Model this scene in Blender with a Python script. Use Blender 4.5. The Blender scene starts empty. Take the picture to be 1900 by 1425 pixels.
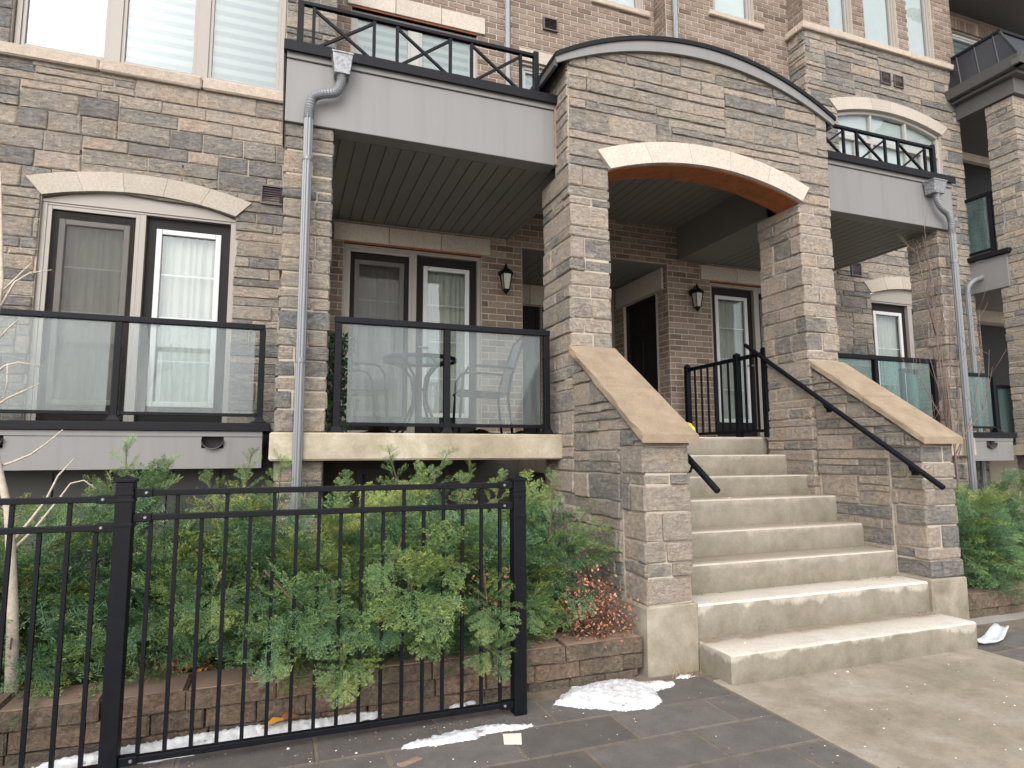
import bpy, math, random
import numpy as np
from mathutils import Vector, Matrix
R_ = math.radians
rng = random.Random(7)
sc = bpy.context.scene
col = sc.collection

# ------------------------------------------------------------------ camera
def cam_axes(pitch, yaw, roll):
    cy, sy = math.cos(yaw), math.sin(yaw)
    f0 = Vector((sy, cy, 0)); rt = Vector((cy, -sy, 0)); u0 = Vector((0, 0, 1))
    fw = f0 * math.cos(pitch) + u0 * math.sin(pitch)
    up = -f0 * math.sin(pitch) + u0 * math.cos(pitch)
    return rt * math.cos(roll) + up * math.sin(roll), -rt * math.sin(roll) + up * math.cos(roll), fw
cr, cu, cf = cam_axes(R_(6.41), R_(20.08), R_(-0.22))
cam = bpy.data.cameras.new('camera'); cam_o = bpy.data.objects.new('camera', cam); col.objects.link(cam_o)
cam.sensor_width = 36; cam.lens = 1168.7 / 1900 * 36; cam.clip_start = 0.05; cam.clip_end = 3000
cam_o.matrix_world = Matrix(((cr.x, cu.x, -cf.x, 0), (cr.y, cu.y, -cf.y, 0), (cr.z, cu.z, -cf.z, 1.39), (0, 0, 0, 1)))
sc.camera = cam_o

# ------------------------------------------------------------------ sky, sun, exposure
SUN_EL, SUN_AZ = 38, -28        # overcast: a very wide, soft sun from behind the camera, to its left
w = bpy.data.worlds.new('World'); sc.world = w; w.use_nodes = True
wn, wl = w.node_tree.nodes, w.node_tree.links
bg = wn['Background']
sky = wn.new('ShaderNodeTexSky'); sky.sky_type = 'NISHITA'; sky.sun_disc = False
sky.sun_elevation = R_(SUN_EL); sky.sun_rotation = R_(180 - SUN_AZ); sky.dust_density = 3.0
hs = wn.new('ShaderNodeHueSaturation'); hs.inputs['Saturation'].default_value = 0.22; hs.inputs['Value'].default_value = 1.0
wl.new(sky.outputs[0], hs.inputs['Color']); wl.new(hs.outputs[0], bg.inputs['Color'])
bg.inputs['Strength'].default_value = 0.15
sun = bpy.data.lights.new('sun', 'SUN'); sun.energy = 0.85; sun.angle = R_(115); sun.color = (1, .945, .87)
sun_o = bpy.data.objects.new('sun', sun); col.objects.link(sun_o)
sd = Vector((math.sin(R_(SUN_AZ)) * math.cos(R_(SUN_EL)), -math.cos(R_(SUN_AZ)) * math.cos(R_(SUN_EL)), math.sin(R_(SUN_EL))))
sun_o.rotation_euler = sd.to_track_quat('Z', 'Y').to_euler()
sun_o.location = (3, -6, 12)
sc.view_settings.view_transform = 'Standard'; sc.view_settings.look = 'None'; sc.view_settings.gamma = 1
sc.view_settings.exposure = 1.2
sc.render.engine = 'CYCLES'; sc.cycles.max_bounces = 8; sc.cycles.transparent_max_bounces = 16; sc.cycles.use_denoising = True

# ------------------------------------------------------------------ materials
def lin(r, g, b):
    f = lambda c: (c / 255 / 12.92) if c <= 10 else ((c / 255 + .055) / 1.055) ** 2.4
    return (f(r), f(g), f(b), 1)
def mat(name):
    m = bpy.data.materials.new(name); m.use_nodes = True
    nt = m.node_tree; b = nt.nodes['Principled BSDF']
    return m, nt.nodes, nt.links, b
def ramp(N, stops):
    r = N.new('ShaderNodeValToRGB'); e = r.color_ramp.elements
    while len(e) < len(stops): e.new(0.5)
    for el, (p, c) in zip(e, stops): el.position = p; el.color = c if len(c) == 4 else (*c, 1)
    return r
def noise(N, L, scale, detail=6, rough=.6, vec=None, dist=0):
    n = N.new('ShaderNodeTexNoise'); n.inputs['Scale'].default_value = scale; n.inputs['Detail'].default_value = detail
    n.inputs['Roughness'].default_value = rough; n.inputs['Distortion'].default_value = dist
    if vec is not None: L.new(vec, n.inputs['Vector'])
    return n
def coords(N, L, scale=(1, 1, 1), rot=(0, 0, 0)):
    t = N.new('ShaderNodeTexCoord'); mp = N.new('ShaderNodeMapping')
    mp.inputs['Scale'].default_value = scale; mp.inputs['Rotation'].default_value = rot
    L.new(t.outputs['Object'], mp.inputs['Vector']); return mp.outputs[0]
def mix(N, L, a, b, fac, mode='MIX'):
    m = N.new('ShaderNodeMix'); m.data_type = 'RGBA'; m.blend_type = mode
    for s, v in ((6, a), (7, b), (0, fac)):
        if hasattr(v, 'links'): L.new(v, m.inputs[s])
        else: m.inputs[s].default_value = v
    return m.outputs[2]
def bump(N, L, b, h, strength=.5, dist=.01, prev=None):
    bp = N.new('ShaderNodeBump'); bp.inputs['Strength'].default_value = strength; bp.inputs['Distance'].default_value = dist
    L.new(h, bp.inputs['Height'])
    if prev is not None: L.new(prev, bp.inputs['Normal'])
    L.new(bp.outputs[0], b.inputs['Normal']); return bp.outputs[0]
def tint_attr(N):
    a = N.new('ShaderNodeAttribute'); a.attribute_name = 'tint'; return a.outputs['Fac']

def rough_mat(name, stops, scales=(9, 45), amp=.35, bstr=.6, bdist=.012, rough=.9, streak=None, speck=((.72, .72, .74), (1.22, 1.2, 1.15))):
    """mineral surface: colour per piece from 'tint', broken up by two noises, with a rough relief"""
    m, N, L, b = mat(name); b.inputs['Roughness'].default_value = rough
    v = coords(N, L)
    c = ramp(N, stops); L.new(tint_attr(N), c.inputs[0])
    n1 = noise(N, L, scales[0], 8, .65, v); n2 = noise(N, L, scales[1], 6, .7, v)
    r1 = ramp(N, [(.25, (1 - amp,) * 3), (.75, (1 + amp * .0 + .0,) * 3)]); L.new(n1.outputs[0], r1.inputs[0])
    c1 = mix(N, L, c.outputs[0], r1.outputs[0], 1.0, 'MULTIPLY')
    r2 = ramp(N, [(.3, speck[0]), (.7, speck[1])]); L.new(n2.outputs[0], r2.inputs[0])
    c2 = mix(N, L, c1, r2.outputs[0], .8, 'MULTIPLY')
    h = n2.outputs[0]
    if streak:
        vs = coords(N, L, streak[0], streak[1]); ns = noise(N, L, streak[2], 7, .65, vs, 1.2)
        rs = ramp(N, [(.32, streak[3]), (.62, (1, 1, 1))]); L.new(ns.outputs[0], rs.inputs[0])
        c2 = mix(N, L, c2, rs.outputs[0], streak[4], 'MULTIPLY')
        ad = N.new('ShaderNodeMath'); ad.operation = 'ADD'; L.new(ns.outputs[0], ad.inputs[0])
        mu = N.new('ShaderNodeMath'); mu.operation = 'MULTIPLY'; mu.inputs[1].default_value = .5
        L.new(n2.outputs[0], mu.inputs[0]); L.new(mu.outputs[0], ad.inputs[1]); h = ad.outputs[0]
    L.new(c2, b.inputs['Base Color']); bump(N, L, b, h, bstr, bdist)
    return m
def paint(name, rgb, rough=.45, var=.06, spec=.5, metal=0, scale=6, bstr=0):
    m, N, L, b = mat(name); b.inputs['Roughness'].default_value = rough; b.inputs['Metallic'].default_value = metal
    b.inputs['Specular IOR Level'].default_value = spec
    v = coords(N, L); n = noise(N, L, scale, 8, .65, v)
    r = ramp(N, [(.3, tuple(c * (1 - var) for c in rgb)), (.7, tuple(c * (1 + var) for c in rgb))])
    L.new(n.outputs[0], r.inputs[0]); L.new(r.outputs[0], b.inputs['Base Color'])
    rr = N.new('ShaderNodeMapRange'); rr.inputs[3].default_value = max(.05, rough - .1); rr.inputs[4].default_value = min(1, rough + .12)
    L.new(n.outputs[0], rr.inputs[0]); L.new(rr.outputs[0], b.inputs['Roughness'])
    if bstr: 
        n2 = noise(N, L, 180, 3, .6, v); bump(N, L, b, n2.outputs[0], bstr, .002)
    return m

M = {}
STONE_STOPS = [(0, (.16, .158, .157)), (.16, (.21, .203, .195)), (.34, (.262, .24, .215)), (.55, (.335, .296, .25)), (.78, (.395, .342, .287)), (1, (.43, .36, .305))]
def stone_mat():
    m, N, L, b = mat('split_stone'); b.inputs['Roughness'].default_value = .92; b.inputs['Specular IOR Level'].default_value = .3
    v = coords(N, L); t = tint_attr(N)
    vs = coords(N, L, (1, 1, 3.4), (0, R_(20), 0)); ns = noise(N, L, 8, 8, .68, vs, 1.4)
    md = N.new('ShaderNodeMath'); md.operation = 'MULTIPLY_ADD'; md.inputs[1].default_value = 2.1; L.new(ns.outputs[0], md.inputs[0])
    ms = N.new('ShaderNodeMath'); ms.operation = 'MULTIPLY_ADD'; ms.inputs[1].default_value = .86; ms.inputs[2].default_value = -.93; L.new(t, ms.inputs[0]); L.new(ms.outputs[0], md.inputs[2])
    c = ramp(N, STONE_STOPS); L.new(md.outputs[0], c.inputs[0])
    n1 = noise(N, L, 28, 8, .72, v); n2 = noise(N, L, 110, 5, .7, v)
    r1 = ramp(N, [(.28, (.60, .60, .61)), (.5, (.99, .99, .99)), (.72, (1.38, 1.36, 1.32))]); L.new(n1.outputs[0], r1.inputs[0])
    c2 = mix(N, L, c.outputs[0], r1.outputs[0], .85, 'MULTIPLY')
    r2 = ramp(N, [(.3, (.78, .78, .79)), (.7, (1.2, 1.2, 1.18))]); L.new(n2.outputs[0], r2.inputs[0])
    c2 = mix(N, L, c2, r2.outputs[0], .8, 'MULTIPLY'); n5 = noise(N, L, 6, 5, .6, v); r5 = ramp(N, [(.32, (.94, .955, .985)), (.5, (1, 1, 1)), (.66, (1.08, 1.005, .92))]); L.new(n5.outputs[0], r5.inputs[0])
    c2 = mix(N, L, c2, r5.outputs[0], 1.0, 'MULTIPLY'); L.new(c2, b.inputs['Base Color'])
    nb = bump(N, L, b, ns.outputs[0], 1.0, .06); nb = bump(N, L, b, n1.outputs[0], 1.0, .028, nb); bump(N, L, b, n2.outputs[0], .6, .006, nb)
    return m
M['stone'] = stone_mat()
M['mortar'] = rough_mat('mortar', [(0, (.38, .33, .27)), (1, (.41, .36, .30))], (10, 80), .2, .4, .004)
M['brick'] = rough_mat('brown_brick', [(0, (.12, .085, .066)), (.3, (.188, .137, .106)), (.65, (.24, .178, .138)), (1, (.30, .235, .19))], (16, 70), .38, .7, .009)
M['brick_mortar'] = rough_mat('brick_mortar', [(0, (.38, .34, .29)), (1, (.41, .37, .32))], (10, 80), .15, .3, .003)
M['lime'] = rough_mat('limestone', [(0, (.35, .31, .265)), (1, (.50, .445, .385))], (3, 45), .14, .12, .002)
M['sill'] = rough_mat('rock_face_sill', [(0, (.40, .335, .275)), (1, (.46, .385, .315))], (14, 50), .25, .8, .012)
M['cap'] = rough_mat('coping_stone', [(0, (.28, .212, .145)), (1, (.32, .247, .17))], (6, 90), .42, .5, .006)
M['fascia'] = paint('grey_fascia', (.170, .165, .162), .5, .02)
def streaky(m):
    N, L = m.node_tree.nodes, m.node_tree.links; b = N['Principled BSDF']; src = b.inputs['Base Color'].links[0].from_socket
    v = coords(N, L, (7, 7, .35)); n = noise(N, L, 1.6, 6, .6, v, .2); r = ramp(N, [(.30, (.86, .86, .855)), (.52, (1, 1, 1))]); L.new(n.outputs[0], r.inputs[0])
    L.new(mix(N, L, src, r.outputs[0], .8, 'MULTIPLY'), b.inputs['Base Color'])
    v2 = coords(N, L, (1, 1, 1)); n2 = noise(N, L, 1.3, 3, .5, v2); bump(N, L, b, n2.outputs[0], .25, .02)
streaky(M['fascia'])
M['fascia_dark'] = paint('dark_grey_cladding', (.075, .072, .07), .55, .05)
M['soffit'] = paint('dark_soffit', (.145, .138, .127), .5, .08)
M['black'] = paint('black_metal', (.0035, .004, .0065), .5, .25, .16, scale=20)
M['flash'] = paint('black_flashing', (.006, .006, .008), .55, .2, .18)
M['pipe'] = paint('grey_downspout', (.165, .172, .182), .42, .06, .5, .25)
M['galv'] = paint('galvanized', (.22, .225, .235), .5, .6, .5, .5, 45)
M['taupe'] = paint('taupe_frame', (.25, .225, .20), .45, .05)
M['white'] = paint('white_trim', (.46, .46, .455), .4, .04)
M['door'] = paint('near_black_door', (.010, .009, .009), .6, .15, .2)
M['vent'] = paint('brown_vent', (.075, .058, .062), .5, .12)
M['ply'] = paint('orange_plywood', (.235, .075, .025), .6, .35, .3, 0, 12, .3)
M['bulb'] = paint('lamp_glass', (.30, .28, .23), .15, .05)
M['yellow'] = paint('yellow_plastic', (.75, .60, .02), .4, .06)
M['curtain'] = paint('pale_curtain', (.315, .315, .285), .9, .08)
M['dark_room'] = paint('dark_interior', (.02, .02, .02), .9, .1)
M['base_wall'] = paint('basement_wall', (.10, .095, .085), .85, .15)
M['sling'] = paint('grey_sling_fabric', (.13, .135, .14), .8, .1)
M['shingle'] = paint('dark_shingle', (.022, .023, .03), .35, .25, .5, .3, 30)
M['bark'] = paint('bark', (.10, .065, .045), .9, .3, .2, 0, 40, .5)
M['pale_bark'] = paint('pale_bark', (.42, .36, .30), .85, .2, .2, 0, 50, .5)
M['red_twig'] = paint('red_twig', (.16, .108, .092), .8, .25, .2, 0, 30)
M['paper'] = paint('paper', (.62, .58, .48), .9, .08)
M['white_plastic'] = paint('white_plastic', (.55, .57, .60), .35, .04)

# blinds with soft horizontal bands (woven zebra blind)
m, N, L, b = mat('zebra_blind'); v = coords(N, L, (1, 1, 1)); sx = N.new('ShaderNodeSeparateXYZ'); L.new(v, sx.inputs[0])
wv = N.new('ShaderNodeMath'); wv.operation = 'MULTIPLY'; wv.inputs[1].default_value = 2 * math.pi / .115; L.new(sx.outputs[2], wv.inputs[0])
sn = N.new('ShaderNodeMath'); sn.operation = 'SINE'; L.new(wv.outputs[0], sn.inputs[0])
r = ramp(N, [(.42, (.12, .143, .146)), (.56, (.20, .217, .22))])
mr = N.new('ShaderNodeMapRange'); mr.inputs[1].default_value = -1; mr.inputs[2].default_value = 1; L.new(sn.outputs[0], mr.inputs[0]); L.new(mr.outputs[0], r.inputs[0])
L.new(r.outputs[0], b.inputs['Base Color']); b.inputs['Roughness'].default_value = .9; M['blind'] = m
M['skylit_blind'] = paint('skylit_roller_blind', (.40, .42, .42), .9, .05)  # brighter blind: the sky's reflection in its panes is put into the colour
M['offwhite'] = paint('off_white_frame', (.30, .288, .27), .45, .04)

# concrete
def concrete(name, base, stain, pale, tops, rise=None):
    m, N, L, b = mat(name); b.inputs['Roughness'].default_value = .88
    v = coords(N, L); n1 = noise(N, L, 2.2, 8, .62, v, .4); n2 = noise(N, L, 60, 5, .7, v); n3 = noise(N, L, 9, 6, .6, v)
    r1 = ramp(N, [(.36, stain), (.5, base), (.66, pale)]); L.new(n1.outputs[0], r1.inputs[0])
    r2 = ramp(N, [(.3, (.82, .82, .82)), (.7, (1.12, 1.12, 1.1))]); L.new(n2.outputs[0], r2.inputs[0])
    c = mix(N, L, r1.outputs[0], r2.outputs[0], .8, 'MULTIPLY')
    r3 = ramp(N, [(.35, (.8, .79, .76)), (.6, (1.05, 1.05, 1.05))]); L.new(n3.outputs[0], r3.inputs[0])
    c = mix(N, L, c, r3.outputs[0], .7, 'MULTIPLY')
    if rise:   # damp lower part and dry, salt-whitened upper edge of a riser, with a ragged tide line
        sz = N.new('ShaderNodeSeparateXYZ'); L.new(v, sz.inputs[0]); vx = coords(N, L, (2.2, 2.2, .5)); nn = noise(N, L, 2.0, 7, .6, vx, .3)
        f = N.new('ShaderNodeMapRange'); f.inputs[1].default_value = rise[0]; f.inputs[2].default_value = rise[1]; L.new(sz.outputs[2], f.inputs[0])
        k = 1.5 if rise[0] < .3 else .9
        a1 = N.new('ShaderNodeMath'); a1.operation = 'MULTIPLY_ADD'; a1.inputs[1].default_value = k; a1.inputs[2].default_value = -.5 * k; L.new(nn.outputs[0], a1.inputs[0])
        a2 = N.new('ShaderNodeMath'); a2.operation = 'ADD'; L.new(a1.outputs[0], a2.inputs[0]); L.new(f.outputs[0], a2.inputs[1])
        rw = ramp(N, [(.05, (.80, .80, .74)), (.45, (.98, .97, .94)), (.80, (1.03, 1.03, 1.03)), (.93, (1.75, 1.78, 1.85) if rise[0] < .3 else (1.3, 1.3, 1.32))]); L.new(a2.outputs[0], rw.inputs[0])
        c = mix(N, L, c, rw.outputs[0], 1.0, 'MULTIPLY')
    if tops:   # worn, salt-bleached treads, plus open-sky brightness painted into every up-facing face
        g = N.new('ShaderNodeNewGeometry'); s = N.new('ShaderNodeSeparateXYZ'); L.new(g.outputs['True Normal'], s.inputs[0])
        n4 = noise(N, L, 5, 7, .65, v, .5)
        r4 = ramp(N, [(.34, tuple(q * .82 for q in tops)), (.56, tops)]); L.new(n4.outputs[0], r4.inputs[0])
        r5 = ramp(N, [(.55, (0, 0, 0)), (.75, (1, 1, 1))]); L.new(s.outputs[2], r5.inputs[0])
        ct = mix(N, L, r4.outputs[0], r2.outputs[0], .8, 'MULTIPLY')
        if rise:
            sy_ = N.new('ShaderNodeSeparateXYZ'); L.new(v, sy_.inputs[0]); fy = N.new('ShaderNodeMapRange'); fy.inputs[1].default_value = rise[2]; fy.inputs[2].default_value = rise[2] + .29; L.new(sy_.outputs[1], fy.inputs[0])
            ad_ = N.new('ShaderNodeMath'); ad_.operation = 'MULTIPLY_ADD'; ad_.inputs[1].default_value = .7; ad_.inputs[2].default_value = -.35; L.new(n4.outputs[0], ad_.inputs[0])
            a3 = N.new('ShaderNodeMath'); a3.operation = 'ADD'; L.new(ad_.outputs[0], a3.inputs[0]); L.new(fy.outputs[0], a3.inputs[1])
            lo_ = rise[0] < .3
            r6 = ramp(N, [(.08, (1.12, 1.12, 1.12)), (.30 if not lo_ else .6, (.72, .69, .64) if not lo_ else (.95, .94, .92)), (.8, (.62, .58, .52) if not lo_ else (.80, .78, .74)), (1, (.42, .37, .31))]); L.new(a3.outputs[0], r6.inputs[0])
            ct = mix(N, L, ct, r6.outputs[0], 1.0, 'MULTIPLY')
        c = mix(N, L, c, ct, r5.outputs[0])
    L.new(c, b.inputs['Base Color']); bump(N, L, b, n2.outputs[0], .25, .003)
    return m
M['concrete'] = concrete('step_concrete', (.235, .20, .155), (.175, .148, .105), (.29, .255, .205), (.47, .43, .375))
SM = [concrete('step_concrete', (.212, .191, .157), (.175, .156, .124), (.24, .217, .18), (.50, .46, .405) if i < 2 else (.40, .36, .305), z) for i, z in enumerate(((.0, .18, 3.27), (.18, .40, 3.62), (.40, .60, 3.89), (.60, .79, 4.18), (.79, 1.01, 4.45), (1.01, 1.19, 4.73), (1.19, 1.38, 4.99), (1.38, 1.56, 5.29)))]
M['slab'] = concrete('slab_concrete', (.34, .295, .22), (.275, .235, .17), (.44, .395, .325), None)
M['path'] = concrete('path_concrete', (.25, .214, .168), (.205, .174, .132), (.30, .265, .22), None)
M['stucco'] = concrete('foundation_concrete', (.245, .216, .168), (.155, .138, .10), (.31, .28, .23), None)
M['paver'] = rough_mat('dark_paver', [(0, (.098, .087, .081)), (1, (.150, .135, .126))], (7, 130), .42, .8, .006)
M['sand'] = rough_mat('joint_sand', [(0, (.215, .175, .13)), (1, (.24, .195, .148))], (7, 90), .6, .9, .012)
M['soil'] = rough_mat('soil', [(0, (.035, .022, .014)), (1, (.06, .035, .022))], (8, 40), .5, .9, .03)
M['block'] = rough_mat('split_block', [(0, (.165, .145, .115)), (.5, (.245, .188, .14)), (1, (.30, .22, .16))], (9, 42), .6, 1.0, .05, speck=((.35, .33, .31), (1.75, 1.6, 1.45)))
M['block_top'] = rough_mat('block_top', [(0, (.235, .165, .122)), (1, (.275, .19, .14))], (8, 100), .25, .4, .004)
M['ground'] = rough_mat('ground', [(0, (.36, .34, .31)), (1, (.40, .37, .34))], (2, 60), .3, .4, .004)
m, N, L, b = mat('snow'); b.inputs['Base Color'].default_value = (.83, .84, .86, 1); b.inputs['Roughness'].default_value = .75
v = coords(N, L); n = noise(N, L, 55, 8, .7, v); n2 = noise(N, L, 22, 5, .6, v); bump(N, L, b, n.outputs[0], .7, .012)
r = ramp(N, [(.30, (.20, .18, .15)), (.38, (.46, .46, .46)), (.6, (.60, .61, .625))]); L.new(n2.outputs[0], r.inputs[0]); L.new(r.outputs[0], b.inputs['Base Color']); M['snow'] = m

def glass(name, ior, tintc, dirt=0.0, dirtc=(.55, .62, .60, 1)):
    m = bpy.data.materials.new(name); m.use_nodes = True; N, L = m.node_tree.nodes, m.node_tree.links
    N.remove(N['Principled BSDF']); out = N['Material Output']
    t = N.new('ShaderNodeBsdfTransparent'); t.inputs[0].default_value = tintc
    g = N.new('ShaderNodeBsdfGlossy'); g.inputs['Roughness'].default_value = .015; g.inputs['Color'].default_value = (.95, .98, 1, 1)
    f = N.new('ShaderNodeFresnel'); gm_ = N.new('ShaderNodeNewGeometry')   # same reflectance from both sides of a pane
    mi_ = N.new('ShaderNodeMapRange'); mi_.inputs[3].default_value = ior; mi_.inputs[4].default_value = 1 / ior
    L.new(gm_.outputs['Backfacing'], mi_.inputs[0]); L.new(mi_.outputs[0], f.inputs['IOR'])
    mx = N.new('ShaderNodeMixShader'); L.new(f.outputs[0], mx.inputs[0]); L.new(t.outputs[0], mx.inputs[1]); L.new(g.outputs[0], mx.inputs[2])
    o = mx.outputs[0]
    if dirt:
        d = N.new('ShaderNodeBsdfDiffuse'); d.inputs[0].default_value = dirtc
        v = coords(N, L, (5, 5, .7)); n = noise(N, L, 3, 7, .65, v, .6)
        mr = N.new('ShaderNodeMapRange'); mr.inputs[1].default_value = .3; mr.inputs[2].default_value = .75; mr.inputs[3].default_value = dirt * .5; mr.inputs[4].default_value = dirt * 1.7
        L.new(n.outputs[0], mr.inputs[0]); m2 = N.new('ShaderNodeMixShader'); L.new(mr.outputs[0], m2.inputs[0]); L.new(o, m2.inputs[1]); L.new(d.outputs[0], m2.inputs[2]); o = m2.outputs[0]
    L.new(o, out.inputs[0]); return m
M['glass'] = glass('window_glass', 1.6, (.93, .955, .95, 1))
M['rail_glass'] = glass('railing_glass', 1.36, (.82, .855, .855, 1), .10, (.40, .435, .44, 1))
M['green_glass'] = glass('greenish_railing_glass', 1.5, (.60, .73, .71, 1), .09, (.30, .40, .40, 1))
M['screen'] = glass('insect_screen', 1.02, (.74, .73, .72, 1), .09, (.14, .13, .125, 1))

def leaf_mat(name, stops, trans=.12):
    m, N, L, b = mat(name); b.inputs['Roughness'].default_value = .5
    c = ramp(N, stops); L.new(tint_attr(N), c.inputs[0]); L.new(c.outputs[0], b.inputs['Base Color'])
    b.inputs['Specular IOR Level'].default_value = .4
    t = N.new('ShaderNodeBsdfTranslucent'); L.new(c.outputs[0], t.inputs[0])
    mx = N.new('ShaderNodeMixShader'); mx.inputs[0].default_value = trans
    L.new(b.outputs[0], mx.inputs[1]); L.new(t.outputs[0], mx.inputs[2]); L.new(mx.outputs[0], N['Material Output'].inputs[0])
    return m
M['yew'] = leaf_mat('yew_needles', [(0, (.034, .082, .044)), (.25, (.076, .155, .072)), (.5, (.142, .222, .078)), (.78, (.245, .285, .066)), (1, (.36, .32, .075))])
M['dead'] = leaf_mat('dead_leaf', [(0, (.22, .075, .040)), (.5, (.42, .175, .105)), (1, (.55, .29, .20))])
M['ivy'] = leaf_mat('ivy_leaf', [(0, (.012, .04, .016)), (1, (.03, .085, .03))])
M['straw'] = leaf_mat('straw', [(0, (.25, .17, .09)), (1, (.45, .33, .18))])
M['litter'] = leaf_mat('fallen_leaf', [(0, (.10, .04, .02)), (.6, (.30, .12, .05)), (1, (.60, .28, .03))])

# ------------------------------------------------------------------ object helpers
def tag(o, label=None, cat=None, group=None, kind=None):
    if label: o['label'] = label
    if cat: o['category'] = cat
    if group: o['group'] = group
    if kind: o['kind'] = kind
    return o
def thing(name, label, cat, loc=(0, 0, 0), group=None):
    o = bpy.data.objects.new(name, None); o.location = loc; o.empty_display_size = .1; col.objects.link(o)
    bpy.context.view_layer.update()
    return tag(o, label, cat, group)
class MB:
    """collects faces for ONE mesh object, in world coordinates"""
    def __init__(s): s.v = []; s.f = []; s.t = []; s.mi = []; s.tint = .5; s.m = 0
    def face(s, idx): s.f.append(tuple(idx)); s.t.append(s.tint); s.mi.append(s.m)
    def add(s, vs, fs):
        o = len(s.v); s.v.extend([tuple(p) for p in vs])
        for f in fs: s.face([o + i for i in f])
        return s
    def box(s, x0, x1, y0, y1, z0, z1):
        vs = [(x, y, z) for z in (z0, z1) for y in (y0, y1) for x in (x0, x1)]
        return s.add(vs, [(0, 2, 3, 1), (4, 5, 7, 6), (0, 1, 5, 4), (2, 6, 7, 3), (0, 4, 6, 2), (1, 3, 7, 5)])
    def cbox(s, x0, x1, y0, y1, z0, z1, ch=.008, jit=.003):
        """box with chamfered, slightly uneven edges"""
        ch = min(ch, (x1 - x0) * .3, (y1 - y0) * .3, (z1 - z0) * .3)
        vs = []; ids = {}
        for ix, x in ((0, x0), (1, x1)):
            for iy, y in ((0, y0), (1, y1)):
                for iz, z in ((0, z0), (1, z1)):
                    sx, sy, sz = (1 - 2 * ix) * ch, (1 - 2 * iy) * ch, (1 - 2 * iz) * ch
                    for a, q in enumerate(((x, y + sy, z + sz), (x + sx, y, z + sz), (x + sx, y + sy, z))):
                        ids[(ix, iy, iz, a)] = len(vs)
                        vs.append(tuple(c + rng.uniform(-jit, jit) for c in q))
        g = lambda ix, iy, iz, a: ids[(ix, iy, iz, a)]
        fs = []
        for i in (0, 1):
            fx = [g(i, 0, 0, 0), g(i, 1, 0, 0), g(i, 1, 1, 0), g(i, 0, 1, 0)]; fs.append(fx if i else fx[::-1])
            fy = [g(0, i, 0, 1), g(0, i, 1, 1), g(1, i, 1, 1), g(1, i, 0, 1)]; fs.append(fy if i else fy[::-1])
            fz = [g(0, 0, i, 2), g(1, 0, i, 2), g(1, 1, i, 2), g(0, 1, i, 2)]; fs.append(fz if i else fz[::-1])
        for i in (0, 1):
            for j in (0, 1):
                e = [g(i, j, 0, 0), g(i, j, 0, 1), g(i, j, 1, 1), g(i, j, 1, 0)]; fs.append(e if (i == j) else e[::-1])
                e = [g(i, 0, j, 0), g(i, 0, j, 2), g(i, 1, j, 2), g(i, 1, j, 0)]; fs.append(e[::-1] if (i == j) else e)
                e = [g(0, i, j, 1), g(0, i, j, 2), g(1, i, j, 2), g(1, i, j, 1)]; fs.append(e if (i == j) else e[::-1])
        for i in (0, 1):
            for j in (0, 1):
                for k in (0, 1):
                    t = [g(i, j, k, a) for a in range(3)]; fs.append(t if (i + j + k) % 2 else t[::-1])
        return s.add(vs, fs)
    def prism(s, poly, a0, a1, axis='y'):
        """polygon (two coords) extruded along an axis; y: poly is (x,z); x: poly is (y,z); z: poly is (x,y)"""
        n = len(poly)
        def mk(p, a): return (p[0], a, p[1]) if axis == 'y' else (a, p[0], p[1]) if axis == 'x' else (p[0], p[1], a)
        vs = [mk(p, a0) for p in poly] + [mk(p, a1) for p in poly]
        fs = [tuple(range(n))[::-1], tuple(range(n, 2 * n))] + [(i, (i + 1) % n, n + (i + 1) % n, n + i) for i in range(n)]
        return s.add(vs, fs)
    def strip(s, lower, upper, y0, y1):
        """band between two curves (lists of (x,z)), extruded in y, as quads"""
        n = len(lower); vs = []
        for (a, b_) in zip(lower, upper): vs += [(a[0], y0, a[1]), (b_[0], y0, b_[1]), (a[0], y1, a[1]), (b_[0], y1, b_[1])]
        fs = []
        for i in range(n - 1):
            p, q = 4 * i, 4 * i + 4
            fs += [(p, q, q + 1, p + 1), (p + 2, p + 3, q + 3, q + 2), (p + 1, q + 1, q + 3, p + 3), (p, p + 2, q + 2, q)]
        fs += [(0, 1, 3, 2), (4 * n - 4, 4 * n - 2, 4 * n - 1, 4 * n - 3)]
        return s.add(vs, fs)
    def tube(s, pts, rad, n=8, cap=True, sq=False):
        pts = [Vector(p) for p in pts]; k = len(pts)
        rads = rad if isinstance(rad, (list, tuple)) else [rad] * k
        o = len(s.v); ref = None
        for i, p in enumerate(pts):
            d = (pts[min(i + 1, k - 1)] - pts[max(i - 1, 0)]).normalized()
            if ref is None or abs(ref.dot(d)) > .97: ref = Vector((0, 0, 1)) if abs(d.z) < .9 else Vector((0, 1, 0))
            a = d.cross(ref).normalized(); b_ = a.cross(d).normalized(); ref = b_
            for j in range(n):
                th = 2 * math.pi * (j + (.5 if sq else 0)) / n
                s.v.append(tuple(p + rads[i] * (math.cos(th) * a + math.sin(th) * b_)))
        for i in range(k - 1):
            for j in range(n):
                s.face((o + i * n + j, o + i * n + (j + 1) % n, o + (i + 1) * n + (j + 1) % n, o + (i + 1) * n + j))
        if cap:
            s.face([o + j for j in range(n)][::-1]); s.face([o + (k - 1) * n + j for j in range(n)])
        return s
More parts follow.
